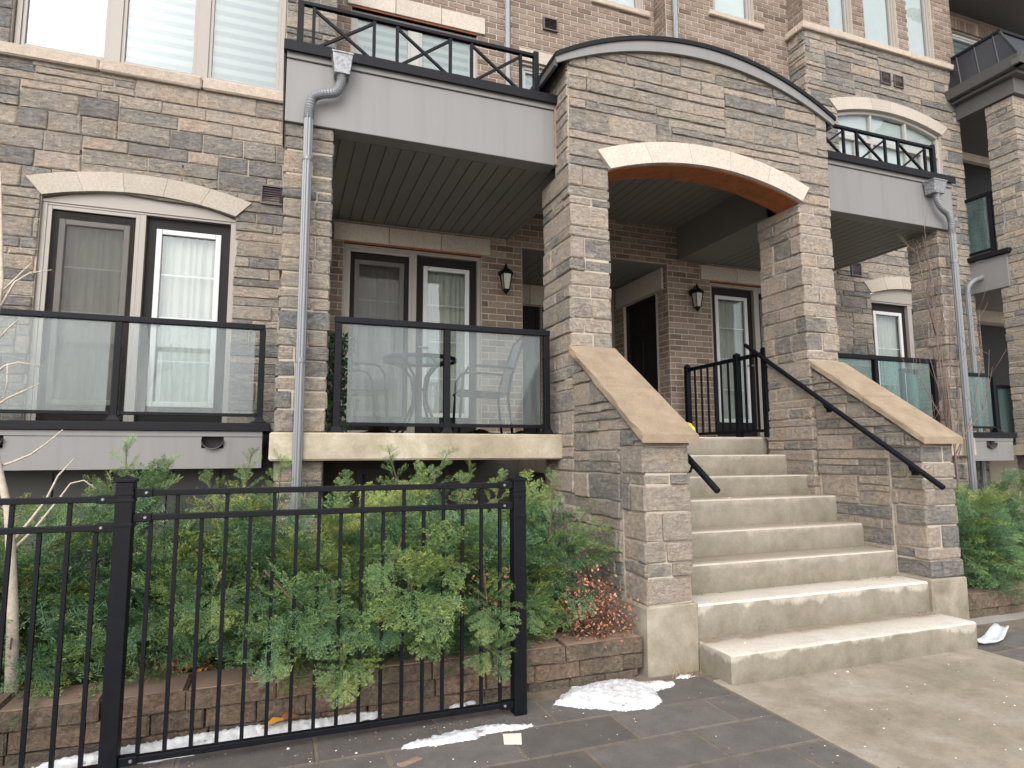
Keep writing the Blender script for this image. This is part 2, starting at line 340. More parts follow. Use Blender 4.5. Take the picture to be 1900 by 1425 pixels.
    def build(s, name, mats, parent=None, bevel=0, smooth=False):
        me = bpy.data.meshes.new(name); me.from_pydata(s.v, [], s.f)
        at = me.attributes.new('tint', 'FLOAT', 'FACE'); at.data.foreach_set('value', s.t)
        for m_ in (mats if isinstance(mats, (list, tuple)) else [mats]): me.materials.append(m_)
        me.polygons.foreach_set('material_index', s.mi)
        if smooth: me.polygons.foreach_set('use_smooth', [True] * len(s.f))
        me.update()
        o = bpy.data.objects.new(name, me); col.objects.link(o)
        if parent is not None:
            o.parent = parent; o.matrix_parent_inverse = parent.matrix_world.inverted()
        if bevel:
            b_ = o.modifiers.new('bevel', 'BEVEL'); b_.width = bevel; b_.segments = 2; b_.limit_method = 'ANGLE'
        return o
def box_o(name, dims, m_, parent=None, bevel=.004): return MB().box(*dims).build(name, m_, parent, bevel)
def arc(p0, pm, p1, n=28):
    """points of the circle through three points, from p0 to p1, evenly in x"""
    ax, az = p0; bx, bz = pm; cx, cz = p1
    d = 2 * (ax * (bz - cz) + bx * (cz - az) + cx * (az - bz))
    ux = ((ax**2 + az**2) * (bz - cz) + (bx**2 + bz**2) * (cz - az) + (cx**2 + cz**2) * (az - bz)) / d
    uz = ((ax**2 + az**2) * (cx - bx) + (bx**2 + bz**2) * (ax - cx) + (cx**2 + cz**2) * (bx - ax)) / d
    r = math.hypot(ax - ux, az - uz)
    f = lambda x: uz + math.sqrt(max(r * r - (x - ux)**2, 0))
    return [(p0[0] + (p1[0] - p0[0]) * i / n, f(p0[0] + (p1[0] - p0[0]) * i / n)) for i in range(n + 1)], f

# ---- stonework
BIAS = [0.0]
def stone_tint():
    r = rng.random()
    return BIAS[0] + (rng.uniform(0, .25) if r < .26 else rng.uniform(.25, .5) if r < .5 else rng.uniform(.5, 1))
def clip_half(poly, a, b_, c):
    """keep a*x+b*y+c >= 0"""
    out = []
    for i in range(len(poly)):
        p, q = poly[i], poly[(i + 1) % len(poly)]
        dp, dq = a * p[0] + b_ * p[1] + c, a * q[0] + b_ * q[1] + c
        if dp >= 0: out.append(p)
        if (dp >= 0) != (dq >= 0):
            t = dp / (dp - dq); out.append((p[0] + t * (q[0] - p[0]), p[1] + t * (q[1] - p[1])))
    return out
def area(poly): return .5 * sum(poly[i][0] * poly[(i + 1) % len(poly)][1] - poly[(i + 1) % len(poly)][0] * poly[i][1] for i in range(len(poly)))
def inset(poly, d):
    n = len(poly); q = poly
    for i in range(n):
        (x0, y0), (x1, y1) = poly[i], poly[(i + 1) % n]
        dx, dy = x1 - x0, y1 - y0; l = math.hypot(dx, dy)
        if l < 1e-6: continue
        a, b_ = -dy / l, dx / l; q = clip_half(q, a, b_, -(a * x0 + b_ * y0) - d)
        if len(q) < 3: return []
    return q
def stone(mb, fr, poly, depth, tint):
    """one split-faced stone standing `depth` proud of the wall plane; fr maps (u,v,out) to world"""
    p = []
    for q in poly:
        if not p or math.hypot(q[0] - p[-1][0], q[1] - p[-1][1]) > .004: p.append(q)
    if len(p) > 1 and math.hypot(p[0][0] - p[-1][0], p[0][1] - p[-1][1]) <= .004: p.pop()
    if len(p) < 3 or area(p) < .0015: return
    p = inset(p, .0048)
    if len(p) < 3 or area(p) < .0012: return
    pts = []
    for i in range(len(p)):
        a, b_ = p[i], p[(i + 1) % len(p)]; l = math.hypot(b_[0] - a[0], b_[1] - a[1]); k = max(1, int(l / .075))
        for j in range(k): t = j / k; pts.append((a[0] + t * (b_[0] - a[0]), a[1] + t * (b_[1] - a[1])))
    cx = sum(q[0] for q in pts) / len(pts); cy = sum(q[1] for q in pts) / len(pts); n = len(pts)
    jx = [(rng.uniform(-.003, .003), rng.uniform(-.003, .003)) for _ in pts]
    pts = [(q[0] + j[0], q[1] + j[1]) for q, j in zip(pts, jx)]
    tx, ty = rng.uniform(-.02, .02), rng.uniform(-.05, .02)
    def toward(q, d):
        l = math.hypot(q[0] - cx, q[1] - cy) or 1; k = max(0, 1 - d / l); return (cx + (q[0] - cx) * k, cy + (q[1] - cy) * k)
    ring = [(pts, 0.0), (pts, depth - .007), ([toward(q, rng.uniform(.006, .014)) for q in pts], depth)]
    o = len(mb.v)
    for k, (rp, d) in enumerate(ring):
        for q in rp:
            dd = d + ((q[0] - cx) * tx + (q[1] - cy) * ty if k else 0)
            if k == 2: dd += rng.uniform(-.0025, .0025)
            mb.v.append(fr(q[0], q[1], max(dd, 0.002) if k else -.002))
    mb.tint = tint
    for k in (0, 1):
        for i in range(n): mb.face((o + k * n + i, o + k * n + (i + 1) % n, o + (k + 1) * n + (i + 1) % n, o + (k + 1) * n + i))
    mb.face(range(o + 2 * n, o + 3 * n))
def ashlar_rects(wd, ht, big=1.0):
    rects = []; y = 0
    while y < ht - .02:
        H = rng.choice((.3, .36, .42, .46)) * big
        if ht - y - H < .16: H = ht - y
        x = -rng.uniform(0, .5)
        while x < wd:
            W = rng.uniform(.7, 1.7) * big
            z = 0; rows = []
            while z < H - .001:
                h = rng.choice((.068, .075, .095, .11, .14, .165, .19)) * big
                if H - z - h < .06: h = H - z
                if h > .24 * big: h /= 2
                rows.append((z, h)); z += h
            for (z, h) in rows:
                a = 0
                while a < W - .001:
                    s_ = rng.uniform(.22, .55) if h > .15 * big else rng.uniform(.28, .88)
                    s_ *= big
                    if W - a - s_ < .13: s_ = W - a
                    rects.append((x + a, x + a + s_, y + z, y + z + h)); a += s_
            x += W
        y += H
    return rects
def ashlar(mb, fr, wd, ht, holes=(), below=(), above=(), dmin=.009, dmax=.024, big=1.0, half=()):
    """below: curves f(u) the stone must stay under; above: (f, u0, u1) the stone must stay over"""
    for (u0, u1, v0, v1) in ashlar_rects(wd, ht, big):
        u0, u1, v0, v1 = max(u0, 0), min(u1, wd), max(v0, 0), min(v1, ht)
        if u1 - u0 < .03 or v1 - v0 < .03: continue
        pieces = [(u0, u1, v0, v1)]
        for (a, b_, c, d) in holes:
            nx = []
            for (p, q, r_, s_) in pieces:
                if q <= a or p >= b_ or s_ <= c or r_ >= d: nx.append((p, q, r_, s_)); continue
                if p < a: nx.append((p, a, r_, s_))
                if q > b_: nx.append((b_, q, r_, s_))
                p2, q2 = max(p, a), min(q, b_)
                if r_ < c: nx.append((p2, q2, r_, c))
                if s_ > d: nx.append((p2, q2, d, s_))
            pieces = nx
        for (p, q, r_, s_) in pieces:
            poly = [(p, r_), (q, r_), (q, s_), (p, s_)]
            for f in below:
                k0, k1 = f(p), f(q); sl = (k1 - k0) / max(q - p, 1e-6); poly = clip_half(poly, sl, -1, k0 - sl * p)
                if len(poly) < 3: break
            if len(poly) < 3: continue
            for (f, a, b_) in above:
                if q <= a or p >= b_: continue
                pa, qb = max(p, a), min(q, b_); k0, k1 = f(pa), f(qb); sl = (k1 - k0) / max(qb - pa, 1e-6)
                poly = clip_half(poly, -sl, 1, -(k0 - sl * pa))
                if len(poly) < 3: break
            if len(poly) < 3: continue
            for hp in half:
                poly = clip_half(poly, *hp)
                if len(poly) < 3: break
            if len(poly) >= 3: stone(mb, fr, poly, rng.uniform(dmin, dmax), stone_tint())
COURSES = (.075, .09, .105, .125, .135, .155, .175, .19)
def stone_pier(mb, x0, x1, y0, y1, z0, z1, faces='LFR', courses=None):
    """courses of split stones running round the corners of a pier"""
    g = .0045; mb.m = 1; mb.tint = .5; mb.box(x0 + .014, x1 - .014, y0 + .014, y1 - .014, z0, z1); mb.m = 0
    z = z0; last = 0
    while z < z1 - .01:
        h = rng.choice([c for c in COURSES if c != last]); last = h
        if z1 - z - h < .07: h = z1 - z
        W = x1 - x0; D = y1 - y0
        r = rng.random()
        cuts = [] if (r < .22 and W < .45) else [rng.uniform(.3, .7)] if W < .6 else [rng.uniform(.25, .4), rng.uniform(.6, .75)]
        if h <= .09 and W < .45 and rng.random() < .5: cuts = []
        xs = [x0] + [x0 + W * c for c in cuts] + [x1]
        wl, wr = rng.uniform(.1, .3), rng.uniform(.1, .3)
        if rng.random() < .3 and D < .7: wl = D
        o = lambda: rng.uniform(-.009, .011)
        for i in range(len(xs) - 1):
            d = wl if i == 0 else wr if i == len(xs) - 2 else .12
            if len(xs) == 2: d = wl; wr = wl
            e = o(); mb.tint = stone_tint()
            mb.cbox(xs[i] + (g if i else -o()), xs[i + 1] - (g if i < len(xs) - 2 else o()), y0 + e, y0 + d - g, z + g, z + h - g, .009, .0035)
        for side, wq in ((0, wl), (1, wr)):
            if 'LR'[side] not in faces: continue
            a = y0 + wq
            if y1 - a < .05: continue
            segs = [a, y1] if y1 - a < .3 else [a, a + (y1 - a) * rng.uniform(.35, .65), y1]
            for j in range(len(segs) - 1):
                mb.tint = stone_tint(); e = o()
                xa, xb = (x0 + e, x0 + .12) if side == 0 else (x1 - .12, x1 + e)
                mb.cbox(xa, xb, segs[j] + g, segs[j + 1] - g, z + g, z + h - g, .009, .0035)
        z += h
def FY(x0, y, z0): return lambda u, v, o: (x0 + u, y - o, z0 + v)          # wall facing the street (-Y)
def FXn(x, y1, z0): return lambda u, v, o: (x - o, y1 - u, z0 + v)          # wall facing -X, u runs towards the street
def bricks(mb, fr, wd, ht, holes=(), bl=.213, bh=.0765, proud=.006, off=0):
    """running-bond brickwork"""
    n = 0; v = 0
    while v < ht - .005:
        h = min(bh, ht - v); u = -(bl / 2 if n % 2 else 0) - off
        while u < wd:
            a, b_ = max(u, 0), min(u + bl, wd); u += bl
            if b_ - a < .02: continue
            for (p, q, r_, s_) in _cut([(a, b_, v, v + h)], holes):
                if q - p < .02 or s_ - r_ < .02: continue
                g = .005; t = min(1, max(0, rng.gauss(.52, .24))); mb.tint = t
                a2, b2, c2, d2 = p + g, q - g, r_ + g, s_ - g; d = proud + rng.uniform(-.002, .002); k = .003
                vs = [fr(a2, c2, -.001), fr(b2, c2, -.001), fr(b2, d2, -.001), fr(a2, d2, -.001),
                      fr(a2 + k, c2 + k, d), fr(b2 - k, c2 + k, d), fr(b2 - k, d2 - k, d), fr(a2 + k, d2 - k, d)]
                mb.add(vs, [(4, 5, 6, 7), (0, 1, 5, 4), (1, 2, 6, 5), (2, 3, 7, 6), (3, 0, 4, 7)])
        v += bh; n += 1
def _cut(pieces, holes):
    for (a, b_, c, d) in holes:
        nx = []
        for (p, q, r_, s_) in pieces:
            if q <= a or p >= b_ or s_ <= c or r_ >= d: nx.append((p, q, r_, s_)); continue
            if p < a: nx.append((p, a, r_, s_))
            if q > b_: nx.append((b_, q, r_, s_))
            p2, q2 = max(p, a), min(q, b_)
            if r_ < c: nx.append((p2, q2, r_, c))
            if s_ > d: nx.append((p2, q2, d, s_))
        pieces = nx
    return pieces
def backing(mb, x0, x1, y, z0, z1, holes, thick=.3):
    """mortar-coloured wall body behind the facing, open where the holes are (holes in x,z)"""
    mb.m = 1; mb.tint = .5
    for (p, q, r_, s_) in _cut([(x0, x1, z0, z1)], holes): mb.box(p, q, y, y + thick, r_, s_)
    mb.m = 0

# ------------------------------------------------------------------ the ground
tag(MB().add([(-300, -300, -.03), (300, -300, -.03), (300, 300, -.03), (-300, 300, -.03)], [(0, 1, 2, 3)]).build('ground', M['ground']), kind='structure')
sand = MB(); sand.box(-6, 12, .5, 3.7, -.028, -.0035)
tag(sand.build('joint_sand', M['sand']), kind='structure')
pv = MB(); row = 0; y = 3.165 + .155 
yy = 3.165
for row in range(-1, 9):
    y1 = 3.165 - .3105 * row; y0 = y1 - .3105
    off = 1.115 if row % 2 == 0 else 1.405
    for k in range(-10, 16):
        x0 = off + .6 * k; x1 = x0 + .6
        for (a, b_) in ([(x0, x1)] if (x1 < 2.545 or x0 > 4.73) else [(x0, min(x1, 2.545))] if x0 < 2.545 else [(max(x0, 4.73), x1)] if x1 > 4.73 else []):
            if b_ - a < .05: continue
            pv.tint = rng.random(); pv.cbox(a + .0075, b_ - .0075, y0 + .0075, y1 - .0075, -.025, rng.uniform(-.0015, .0015), .004, .0012)
tag(pv.build('pavement', M['paver']), kind='structure')
tag(MB().box(2.555, 4.715, -1, 3.4, -.02, .004).build('path', M['path'], None, .006), kind='structure')
so = MB()
def soil_patch(x0, x1, y0, y1, z, nx, ny, amp):
    o = len(so.v)
    for j in range(ny + 1):
        for i in range(nx + 1): so.v.append((x0 + (x1 - x0) * i / nx, y0 + (y1 - y0) * j / ny, z + rng.uniform(-amp, amp)))
    for j in range(ny):
        for i in range(nx): so.tint = rng.random(); so.face((o + j * (nx + 1) + i, o + j * (nx + 1) + i + 1, o + (j + 1) * (nx + 1) + i + 1, o + (j + 1) * (nx + 1) + i))
soil_patch(-5, 2.2, 3.86, 6.8, .185, 90, 36, .018); soil_patch(5.2, 10, 3.95, 6.8, .13, 60, 36, .018)
tag(so.build('soil', M['soil']), kind='structure')
# ------------------------------------------------------------------ the townhouse
HOUSE = thing('townhouse', 'grey stone and brown brick townhouse with an arched entrance up a flight of steps', 'house', (3.6, 6.9, 0))
def steps_under(f, x0, x1, z0, n=16):
    return [(x0 + (x1 - x0) * i / n, x0 + (x1 - x0) * (i + 1) / n, z0, max(f(x0 + (x1 - x0) * i / n), f(x0 + (x1 - x0) * (i + 1) / n)) + .02) for i in range(n)]
def arch_lintel(name, ends_in, apex_in, ends_out, apex_out, y0, y1, parts, parent, lab=None):
    """dressed stone arch: ends (xl, xr, z), cut in wedge blocks with fine joints"""
    lo, fl = arc((ends_in[0], ends_in[2]), ((ends_in[0] + ends_in[1]) / 2, apex_in), (ends_in[1], ends_in[2]), 60)
    up, fu = arc((ends_out[0], ends_out[2]), ((ends_out[0] + ends_out[1]) / 2, apex_out), (ends_out[1], ends_out[2]), 60)
    mb = MB(); per = 60 // parts
    for k in range(parts):
        a, b_ = k * per, (k + 1) * per if k < parts - 1 else 60
        l, u = lo[a:b_ + 1], up[a:b_ + 1]
        if k: l = [(l[0][0] + .0035, l[0][1])] + l[1:]; u = [(u[0][0] + .0035, u[0][1])] + u[1:]
        mb.tint = rng.uniform(.7, 1) if parent is not HOUSE else rng.uniform(.05, .4); mb.strip(l, u, y0 + rng.uniform(-.001, .001), y1)
    mb.m = 1; mb.tint = .3; mb.strip([(p[0], p[1] + .002) for p in lo[1:-1]], [(p[0], p[1] - .002) for p in up[1:-1]], y0 + .006, y1 - .004)
    return mb.build(name, [M['lime'], M['mortar']], parent), fl, fu
def flat_lintel(x0, x1, z0, z1, y0, y1, n, parent, name='stone_lintel'):
    mb = MB(); d = (x1 - x0) / n
    for k in range(n):
        mb.tint = rng.random(); mb.cbox(x0 + d * k + (.003 if k else 0), x0 + d * (k + 1) - (.003 if k < n - 1 else 0), y0, y1, z0, z1, .003, .0005)
    return mb.build(name, M['lime'], parent)
def frame_ring(mb, x0, x1, z0, z1, y0, y1, t):
    mb.box(x0, x0 + t, y0, y1, z0, z1); mb.box(x1 - t, x1, y0, y1, z0, z1)
    mb.box(x0 + t, x1 - t, y0 + .001, y1, z0, z0 + t); mb.box(x0 + t, x1 - t, y0 + .001, y1, z1 - t, z1)
def window(x0, x1, z0, z1, y, cuts, parent, blind=('blind', .03), mats='taupe', label=None):
    """window in a wall whose face is at y; cuts are the mullion centres"""
    fr = MB(); frame_ring(fr, x0, x1, z0, z1, y + .04, y + .12, .045)
    es = [x0 + .045] + [c for c in cuts] + [x1 - .045]
    for c in cuts: fr.box(c - .055, c + .055, y + .042, y + .115, z0 + .045, z1 - .045)
    w_ = fr.build('window', M[mats], parent, .004)
    if label: w_['label'] = label
    for i in range(len(es) - 1):
        a = es[i] + (.055 if i else 0); b_ = es[i + 1] - (.055 if i < len(es) - 2 else 0)
        sf = MB(); frame_ring(sf, a, b_, z0 + .045, z1 - .045, y + .055, y + .10, .032); sf.build('sash', M[mats], w_, .003)
        MB().box(a + .032, b_ - .032, y + .078, y + .083, z0 + .077, z1 - .077).build('pane', M['glass'], w_)
        if blind:
            bm_ = MB(); d0 = blind[1] if not isinstance(blind[1], (list, tuple)) else blind[1][i]
            bm_.box(a + .034, b_ - .034, y + .105, y + .11, z0 + .05 + d0, z1 - .05); bm_.build('blind', M[blind[0]], w_)
    MB().box(x0, x1, y + .42, y + .44, z0, z1).build('room_back', M['dark_room'], w_)
    return w_
def patio_door(x0, x1, z0, z1, y, screen_left, parent, muntins=2):
    fr = MB(); frame_ring(fr, x0, x1, z0, z1, y + .03, y + .14, .042)
    mid = (x0 + x1) / 2; fr.box(mid - .026, mid + .026, y + .032, y + .13, z0 + .042, z1 - .042)
    fr.box(x0 + .0, x1 - .0, y + .02, y + .028, z1 - .02, z1 - .002)
    d = fr.build('patio_door', M['taupe'], parent, .004)
    halves = [(x0 + .042, mid - .026), (mid + .026, x1 - .042)]
    for i, (a, b_) in enumerate(halves):
        lf = MB(); zi0, zi1 = z0 + .25, z1 - .17; ai, bi = a + .105, b_ - .105
        for bx in _cut([(a, b_, z0 + .042, z1 - .042)], [(ai, bi, zi0, zi1)]): lf.box(bx[0], bx[1], y + .085, y + .125, bx[2], bx[3])
        leaf = lf.build('door_leaf', M['door'], d)
        lt = MB(); frame_ring(lt, ai - .02, bi + .02, zi0 - .02, zi1 + .02, y + .07, y + .10, .05)
        lt.build('lite_frame', M['white'], d, .006)
        MB().box(ai + .03, bi - .03, y + .098, y + .103, zi0 + .03, zi1 - .03).build('pane', M['glass'], d)
        gm = MB()
        for k in range(1, muntins + 2): gm.box(ai + .03, bi - .03, y + .106, y + .112, zi0 + (zi1 - zi0) * k / (muntins + 2) - .006, zi0 + (zi1 - zi0) * k / (muntins + 2) + .006)
        gm.build('grille', M['white'], d)
        cu = MB(); n = 40; o = 0
        for k in range(n + 1):
            x = ai + (bi - ai) * k / n; yy_ = y + .17 + .011 * math.sin(k * 1.25 + 1.3 * math.sin(k * .37 + x0)) + .005 * math.sin(k * 2.7 + x0)
            cu.v += [(x, yy_, zi0 - .1), (x, yy_ + .004, zi1 + .1)]
        for k in range(n): cu.face((2 * k, 2 * k + 2, 2 * k + 3, 2 * k + 1))
        cu.build('curtain', M['curtain'], d, 0, True)
        if (i == 0) == screen_left:
            sf = MB(); frame_ring(sf, a, b_, z0 + .042, z1 - .042, y + .036, y + .06, .035); sf.build('screen_frame', M['taupe'], d, .003)
            MB().box(a + .035, b_ - .035, y + .048, y + .050, z0 + .09, z1 - .09).build('insect_screen', M['screen'], d)
        else:
            hb = MB(); hx = a + .045 if i == 1 else b_ - .045
            hb.tube([(hx, y + .085, z0 + 1.02), (hx, y + .04, z0 + 1.02)], .014, 10); hb.tube([(hx, y + .045, z0 + 1.02), (hx + (.1 if i else -.1), y + .045, z0 + 1.015)], .01, 8)
            hb.build('handle', M['galv'], d, 0, True)
    MB().box(x0, x1, y + .5, y + .52, z0, z1).build('room_back', M['dark_room'], d)
    return d
def vent(x0, x1, z0, z1, y, parent, label=None):
    v_ = MB(); frame_ring(v_, x0, x1, z0, z1, y - .035, y + .01, .016); n = 7
    for k in range(n):
        a = z0 + .016 + (z1 - z0 - .032) * k / n; h = (z1 - z0 - .032) / n
        v_.add([(x0 + .014, y - .026, a), (x1 - .014, y - .026, a), (x1 - .014, y - .006, a + h), (x0 + .014, y - .006, a + h)], [(0, 1, 2, 3)])
    v_.box(x0 + .01, x1 - .01, y - .004, y + .004, z0 + .01, z1 - .01)
    return tag(v_.build('wall_vent', M['vent'], parent), label)

# ---- bay beside the porch (Y 6.61)
YB = 6.61
doorL_lin, fli, flo = arch_lintel('arched_lintel', (-2.11, -.50, 3.745), 3.86, (-2.24, -.36, 3.90), 4.045, YB - .032, YB + .12, 5, HOUSE)
hl = [(-2.45, -.10, 5.12, 8.2), (-2.115, -.50, 0.0, 3.745)] + steps_under(fli, -2.11, -.50, 3.7)
bw = MB(); ashlar(bw, FY(-3.6, YB, .7), 4.01, 7.3, [(a + 3.6, b_ + 3.6, c - .7, d - .7) for a, b_, c, d in hl[:2]], above=[(lambda u: fli(u - 3.6) - .7 if -2.11 <= u - 3.6 <= -.5 else 0, 1.49, 3.10)])
backing(bw, -3.6, .41, YB, .7, 8, hl)
bay = bw.build('stone_bay_wall', [M['stone'], M['mortar']], HOUSE)
tag(bay, 'stone bay wall beside the covered porch')
sl = MB()
for (a, b_) in ((-3.6, -1.74), (-1.734, -.86), (-.854, -.06)): sl.tint = rng.random(); sl.cbox(a, b_, YB - .06, YB + .05, 5.005, 5.125, .014, .004)
sl.build('window_sill', M['sill'], HOUSE)
window(-2.44, -.105, 5.125, 7.6, YB, [-1.645, -.88], HOUSE, ('blind', .0))
# beige panel filling the arch head
lo, _ = arc((-2.12, 3.72), (-1.305, 3.865), (-.49, 3.72), 30)
MB().strip([(p[0], 3.70) for p in lo], lo, YB + .028, YB + .06).build('arch_panel', M['taupe'], HOUSE)
patio_door(-2.115, -.50, 1.62, 3.72, YB, True, HOUSE)
vent(-.28, -.06, 3.91, 4.11, YB - .01, HOUSE)
wh = MB()
for (x, z) in ((-1.84, 4.20), (-.99, 4.19)): wh.box(x - .006, x + .006, YB - .02, YB + .001, z - .016, z + .016)
wh.build('weep_hole', M['dark_room'], HOUSE)

# ---- recessed brick wall of the porch (Y 6.88)
YR = 6.88
rb = MB(); ho = [(.57, 2.14, 1.4, 3.72), (2.65, 4.70, 1.4, 3.88), (5.37, 6.92, 1.4, 3.72)]
bricks(rb, FY(.2, YR, 1.5), 6.8, 3.1, [(a - .2, b_ - .2, c - 1.5, d - 1.5) for a, b_, c, d in ho])
backing(rb, .2, 7.0, YR, 1.5, 4.6, ho)
rb.build('porch_brick_wall', [M['brick'], M['brick_mortar']], HOUSE)
flat_lintel(.46, 2.24, 3.72, 3.915, YR - .03, YR + .08, 3, HOUSE)
flat_lintel(5.21, 6.98, 3.72, 3.915, YR - .03, YR + .08, 3, HOUSE)
for a in ((.57, 2.14), (5.37, 6.92)): MB().box(a[0], a[1], YR - .012, YR + .06, 3.705, 3.719).build('lintel_shelf', M['ply'], HOUSE)
patio_door(.57, 2.14, 1.58, 3.70, YR, True, HOUSE)
patio_door(5.37, 6.92, 1.58, 3.70, YR, False, HOUSE)
# ---- corridor to the front doors
cw = MB(); bricks(cw, FXn(4.70, 8.3, 1.5), 1.42, 2.4, [(.27, 1.17, 0, 2.06)])
bricks(cw, lambda u, v, o: (2.65 + o, YR + u, 1.5 + v), 1.42, 2.4)
cw.m = 1; cw.tint = .5
for (p, q, r_, s_) in _cut([(7.18, 8.4, 1.5, 3.9)], [(7.1, 8.03, 1.5, 3.56)]): cw.box(4.70, 4.9, p, q, r_, s_)
cw.box(2.45, 2.65, 7.18, 8.4, 1.5, 3.9); cw.m = 0
bricks(cw, FY(2.65, 8.4, 1.5), 2.05, 2.5, [(.9, 1.85, 0, 2.06), (.12, .87, 0, 2.06)]); cw.m = 1; cw.tint = .5
for (p, q, r_, s_) in _cut([(2.65, 4.7, 1.5, 3.9)], [(3.55, 4.5, 1.5, 3.56), (2.77, 3.52, 1.5, 3.56)]): cw.box(p, q, 8.402, 8.6, r_, s_)
cw.build('corridor_brick_wall', [M['brick'], M['brick_mortar']], HOUSE)
lx = MB()
for (a, b_) in ((6.98, 7.58), (7.585, 8.2)): lx.tint = rng.random(); lx.cbox(4.665, 4.75, a, b_, 3.57, 3.86, .003, .0005)
lx.build('stone_lintel', M['lime'], HOUSE)
flat_lintel(2.67, 4.69, 3.57, 3.86, 8.36, 8.45, 3, HOUSE)
def entry_door(fr, wd, ht, label=None):
    def bx(mb, u0, u1, v0, v1, o0, o1):
        c = [fr(u, v, o) for o in (o0, o1) for v in (v0, v1) for u in (u0, u1)]
        mb.add(c, [(0, 2, 3, 1), (4, 5, 7, 6), (0, 1, 5, 4), (2, 6, 7, 3), (0, 4, 6, 2), (1, 3, 7, 5)])
    f_ = MB(); bx(f_, 0, .05, 0, ht, -.1, -.02); bx(f_, wd - .05, wd, 0, ht, -.1, -.02); bx(f_, .05, wd - .05, ht - .05, ht, -.1, -.021)
    d = f_.build('entry_door', M['door'], HOUSE, .003)
    if label: d['label'] = label
    l_ = MB(); bx(l_, .055, wd - .055, .01, ht - .055, -.10, -.06); w2 = (wd - .11) / 2
    leaf = l_.build('door_leaf', M['door'], d)
    p_ = MB()
    for i in (0, 1):
        for (a, b_) in ((.18, .75), (.92, 1.45), (1.6, ht - .2)): bx(p_, .11 + i * w2, w2 + i * w2, a, b_, -.062, -.048)
    p_.build('raised_panels', M['door'], d, .008)
    k_ = MB(); c = fr(.12, 1.02, -.055); e = fr(.12, 1.02, -.0); g = fr(.22, 1.02, -.005); k_.tube([c, e], .022, 12); k_.tube([e, g], .011, 8); k_.build('handle', M['galv'], d, 0, True)
entry_door(FXn(4.72, 8.03, 1.56), .90, 2.0)
entry_door(FY(3.55, 8.42, 1.56), .95, 2.0); entry_door(FY(2.77, 8.42, 1.56), .75, 2.0)

# ---- upper brick walls
YU, YU2 = 7.2, 6.91
k_ = YU / YU2; ux = lambda x: x * k_; uz = lambda z: 1.39 + (z - 1.39) * k_
ub = MB(); W1 = (ux(.59), ux(2.085), 5.0, uz(6.50)); W2 = (ux(2.67), ux(3.6), 5.0, uz(6.27)); W3 = (ux(3.72), ux(4.46), uz(7.42), 8.9)
bricks(ub, FY(.2, YU, 4.5), 4.9, 4.4, [(a - .2, b_ - .2, c - 4.5, d - 4.5) for a, b_, c, d in (W1, W2, W3)])
backing(ub, .2, 5.1, YU, 4.5, 9, [W1, W2, W3])
UB = ub.build('upper_brick_wall', [M['brick'], M['brick_mortar']], HOUSE)
window(W1[0], W1[1], W1[2], W1[3], YU, [ux(1.335)], HOUSE, ('blind', .0), 'offwhite')
window(W2[0], W2[1], W2[2], W2[3], YU, [], HOUSE, ('blind', .0), 'offwhite')
window(W3[0], W3[1], W3[2], W3[3], YU, [], HOUSE, ('skylit_blind', .0))
flat_lintel(ux(.54), ux(2.18), uz(6.52), uz(6.73), YU - .035, YU + .06, 3, HOUSE)
MB().box(W1[0], W1[1], YU - .015, YU + .06, uz(6.50) , uz(6.518)).build('lintel_shelf', M['ply'], HOUSE)
flat_lintel(ux(2.63), ux(3.65), uz(6.30), uz(6.46), YU - .035, YU + .06, 2, HOUSE)
s_ = MB(); s_.cbox(ux(3.66), ux(4.55), YU - .05, YU + .05, uz(7.34), uz(7.42), .012, .003); s_.build('window_sill', M['sill'], HOUSE)
vent(ux(2.96), ux(3.16), uz(6.79), uz(6.96), YU - .005, HOUSE)
ub2 = MB(); W4 = (5.64, 6.36, 7.72, 9.2)
bricks(ub2, FY(4.83, YU2, 4.5), 2.2, 5.0, [(W4[0] - 4.83, W4[1] - 4.83, W4[2] - 4.5, 5)])
bricks(ub2, FXn(4.83, YU, 4.5), YU - YU2, 5.0)
backing(ub2, 4.83, 7.03, YU2, 4.5, 9.5, [W4])
ub2.build('upper_brick_wall', [M['brick'], M['brick_mortar']], HOUSE)
window(W4[0], W4[1], W4[2], W4[3], YU2, [], HOUSE, ('skylit_blind', 0))
s_ = MB(); s_.cbox(5.54, 6.52, YU2 - .05, YU2 + .05, 7.635, 7.72, .012, .003); s_.build('window_sill', M['sill'], HOUSE)

# ---- the further bay (Y 6.61): stone below, brick with a sill course above
XB0, XB1 = 6.99, 10.17
l2, f2i, f2o = arch_lintel('arched_lintel', (7.95, 9.56, 3.70), 3.815, (7.82, 9.70, 3.85), 4.0, YB - .032, YB + .12, 5, HOUSE)
l3, f3i, f3o = arch_lintel('arched_lintel', (7.52, 9.71, 6.41), 6.575, (7.37, 9.84, 6.56), 6.76, YB - .032, YB + .12, 6, HOUSE)
h2 = [(7.95, 9.56, 0, 3.70), (7.54, 9.69, 4.6, 6.41)]
hh = h2 + steps_under(f2i, 7.95, 9.56, 3.65) + steps_under(f3i, 7.54, 9.69, 6.35)
b2 = MB()
def comb(u):
    x = u + XB0
    return 0
ashlar(b2, FY(XB0, YB, .7), XB1 - XB0, 6.88, [(a - XB0, b_ - XB0, c - .7, d - .7) for a, b_, c, d in hh])
ashlar(b2, FXn(XB0, YU2, .7), YU2 - YB + .012, 6.88, big=.75)
backing(b2, XB0, XB1, YB, .7, 7.6, hh)
tag(b2.build('stone_bay_wall', [M['stone'], M['mortar']], HOUSE), 'stone bay wall with an arched window')
sc_ = MB()
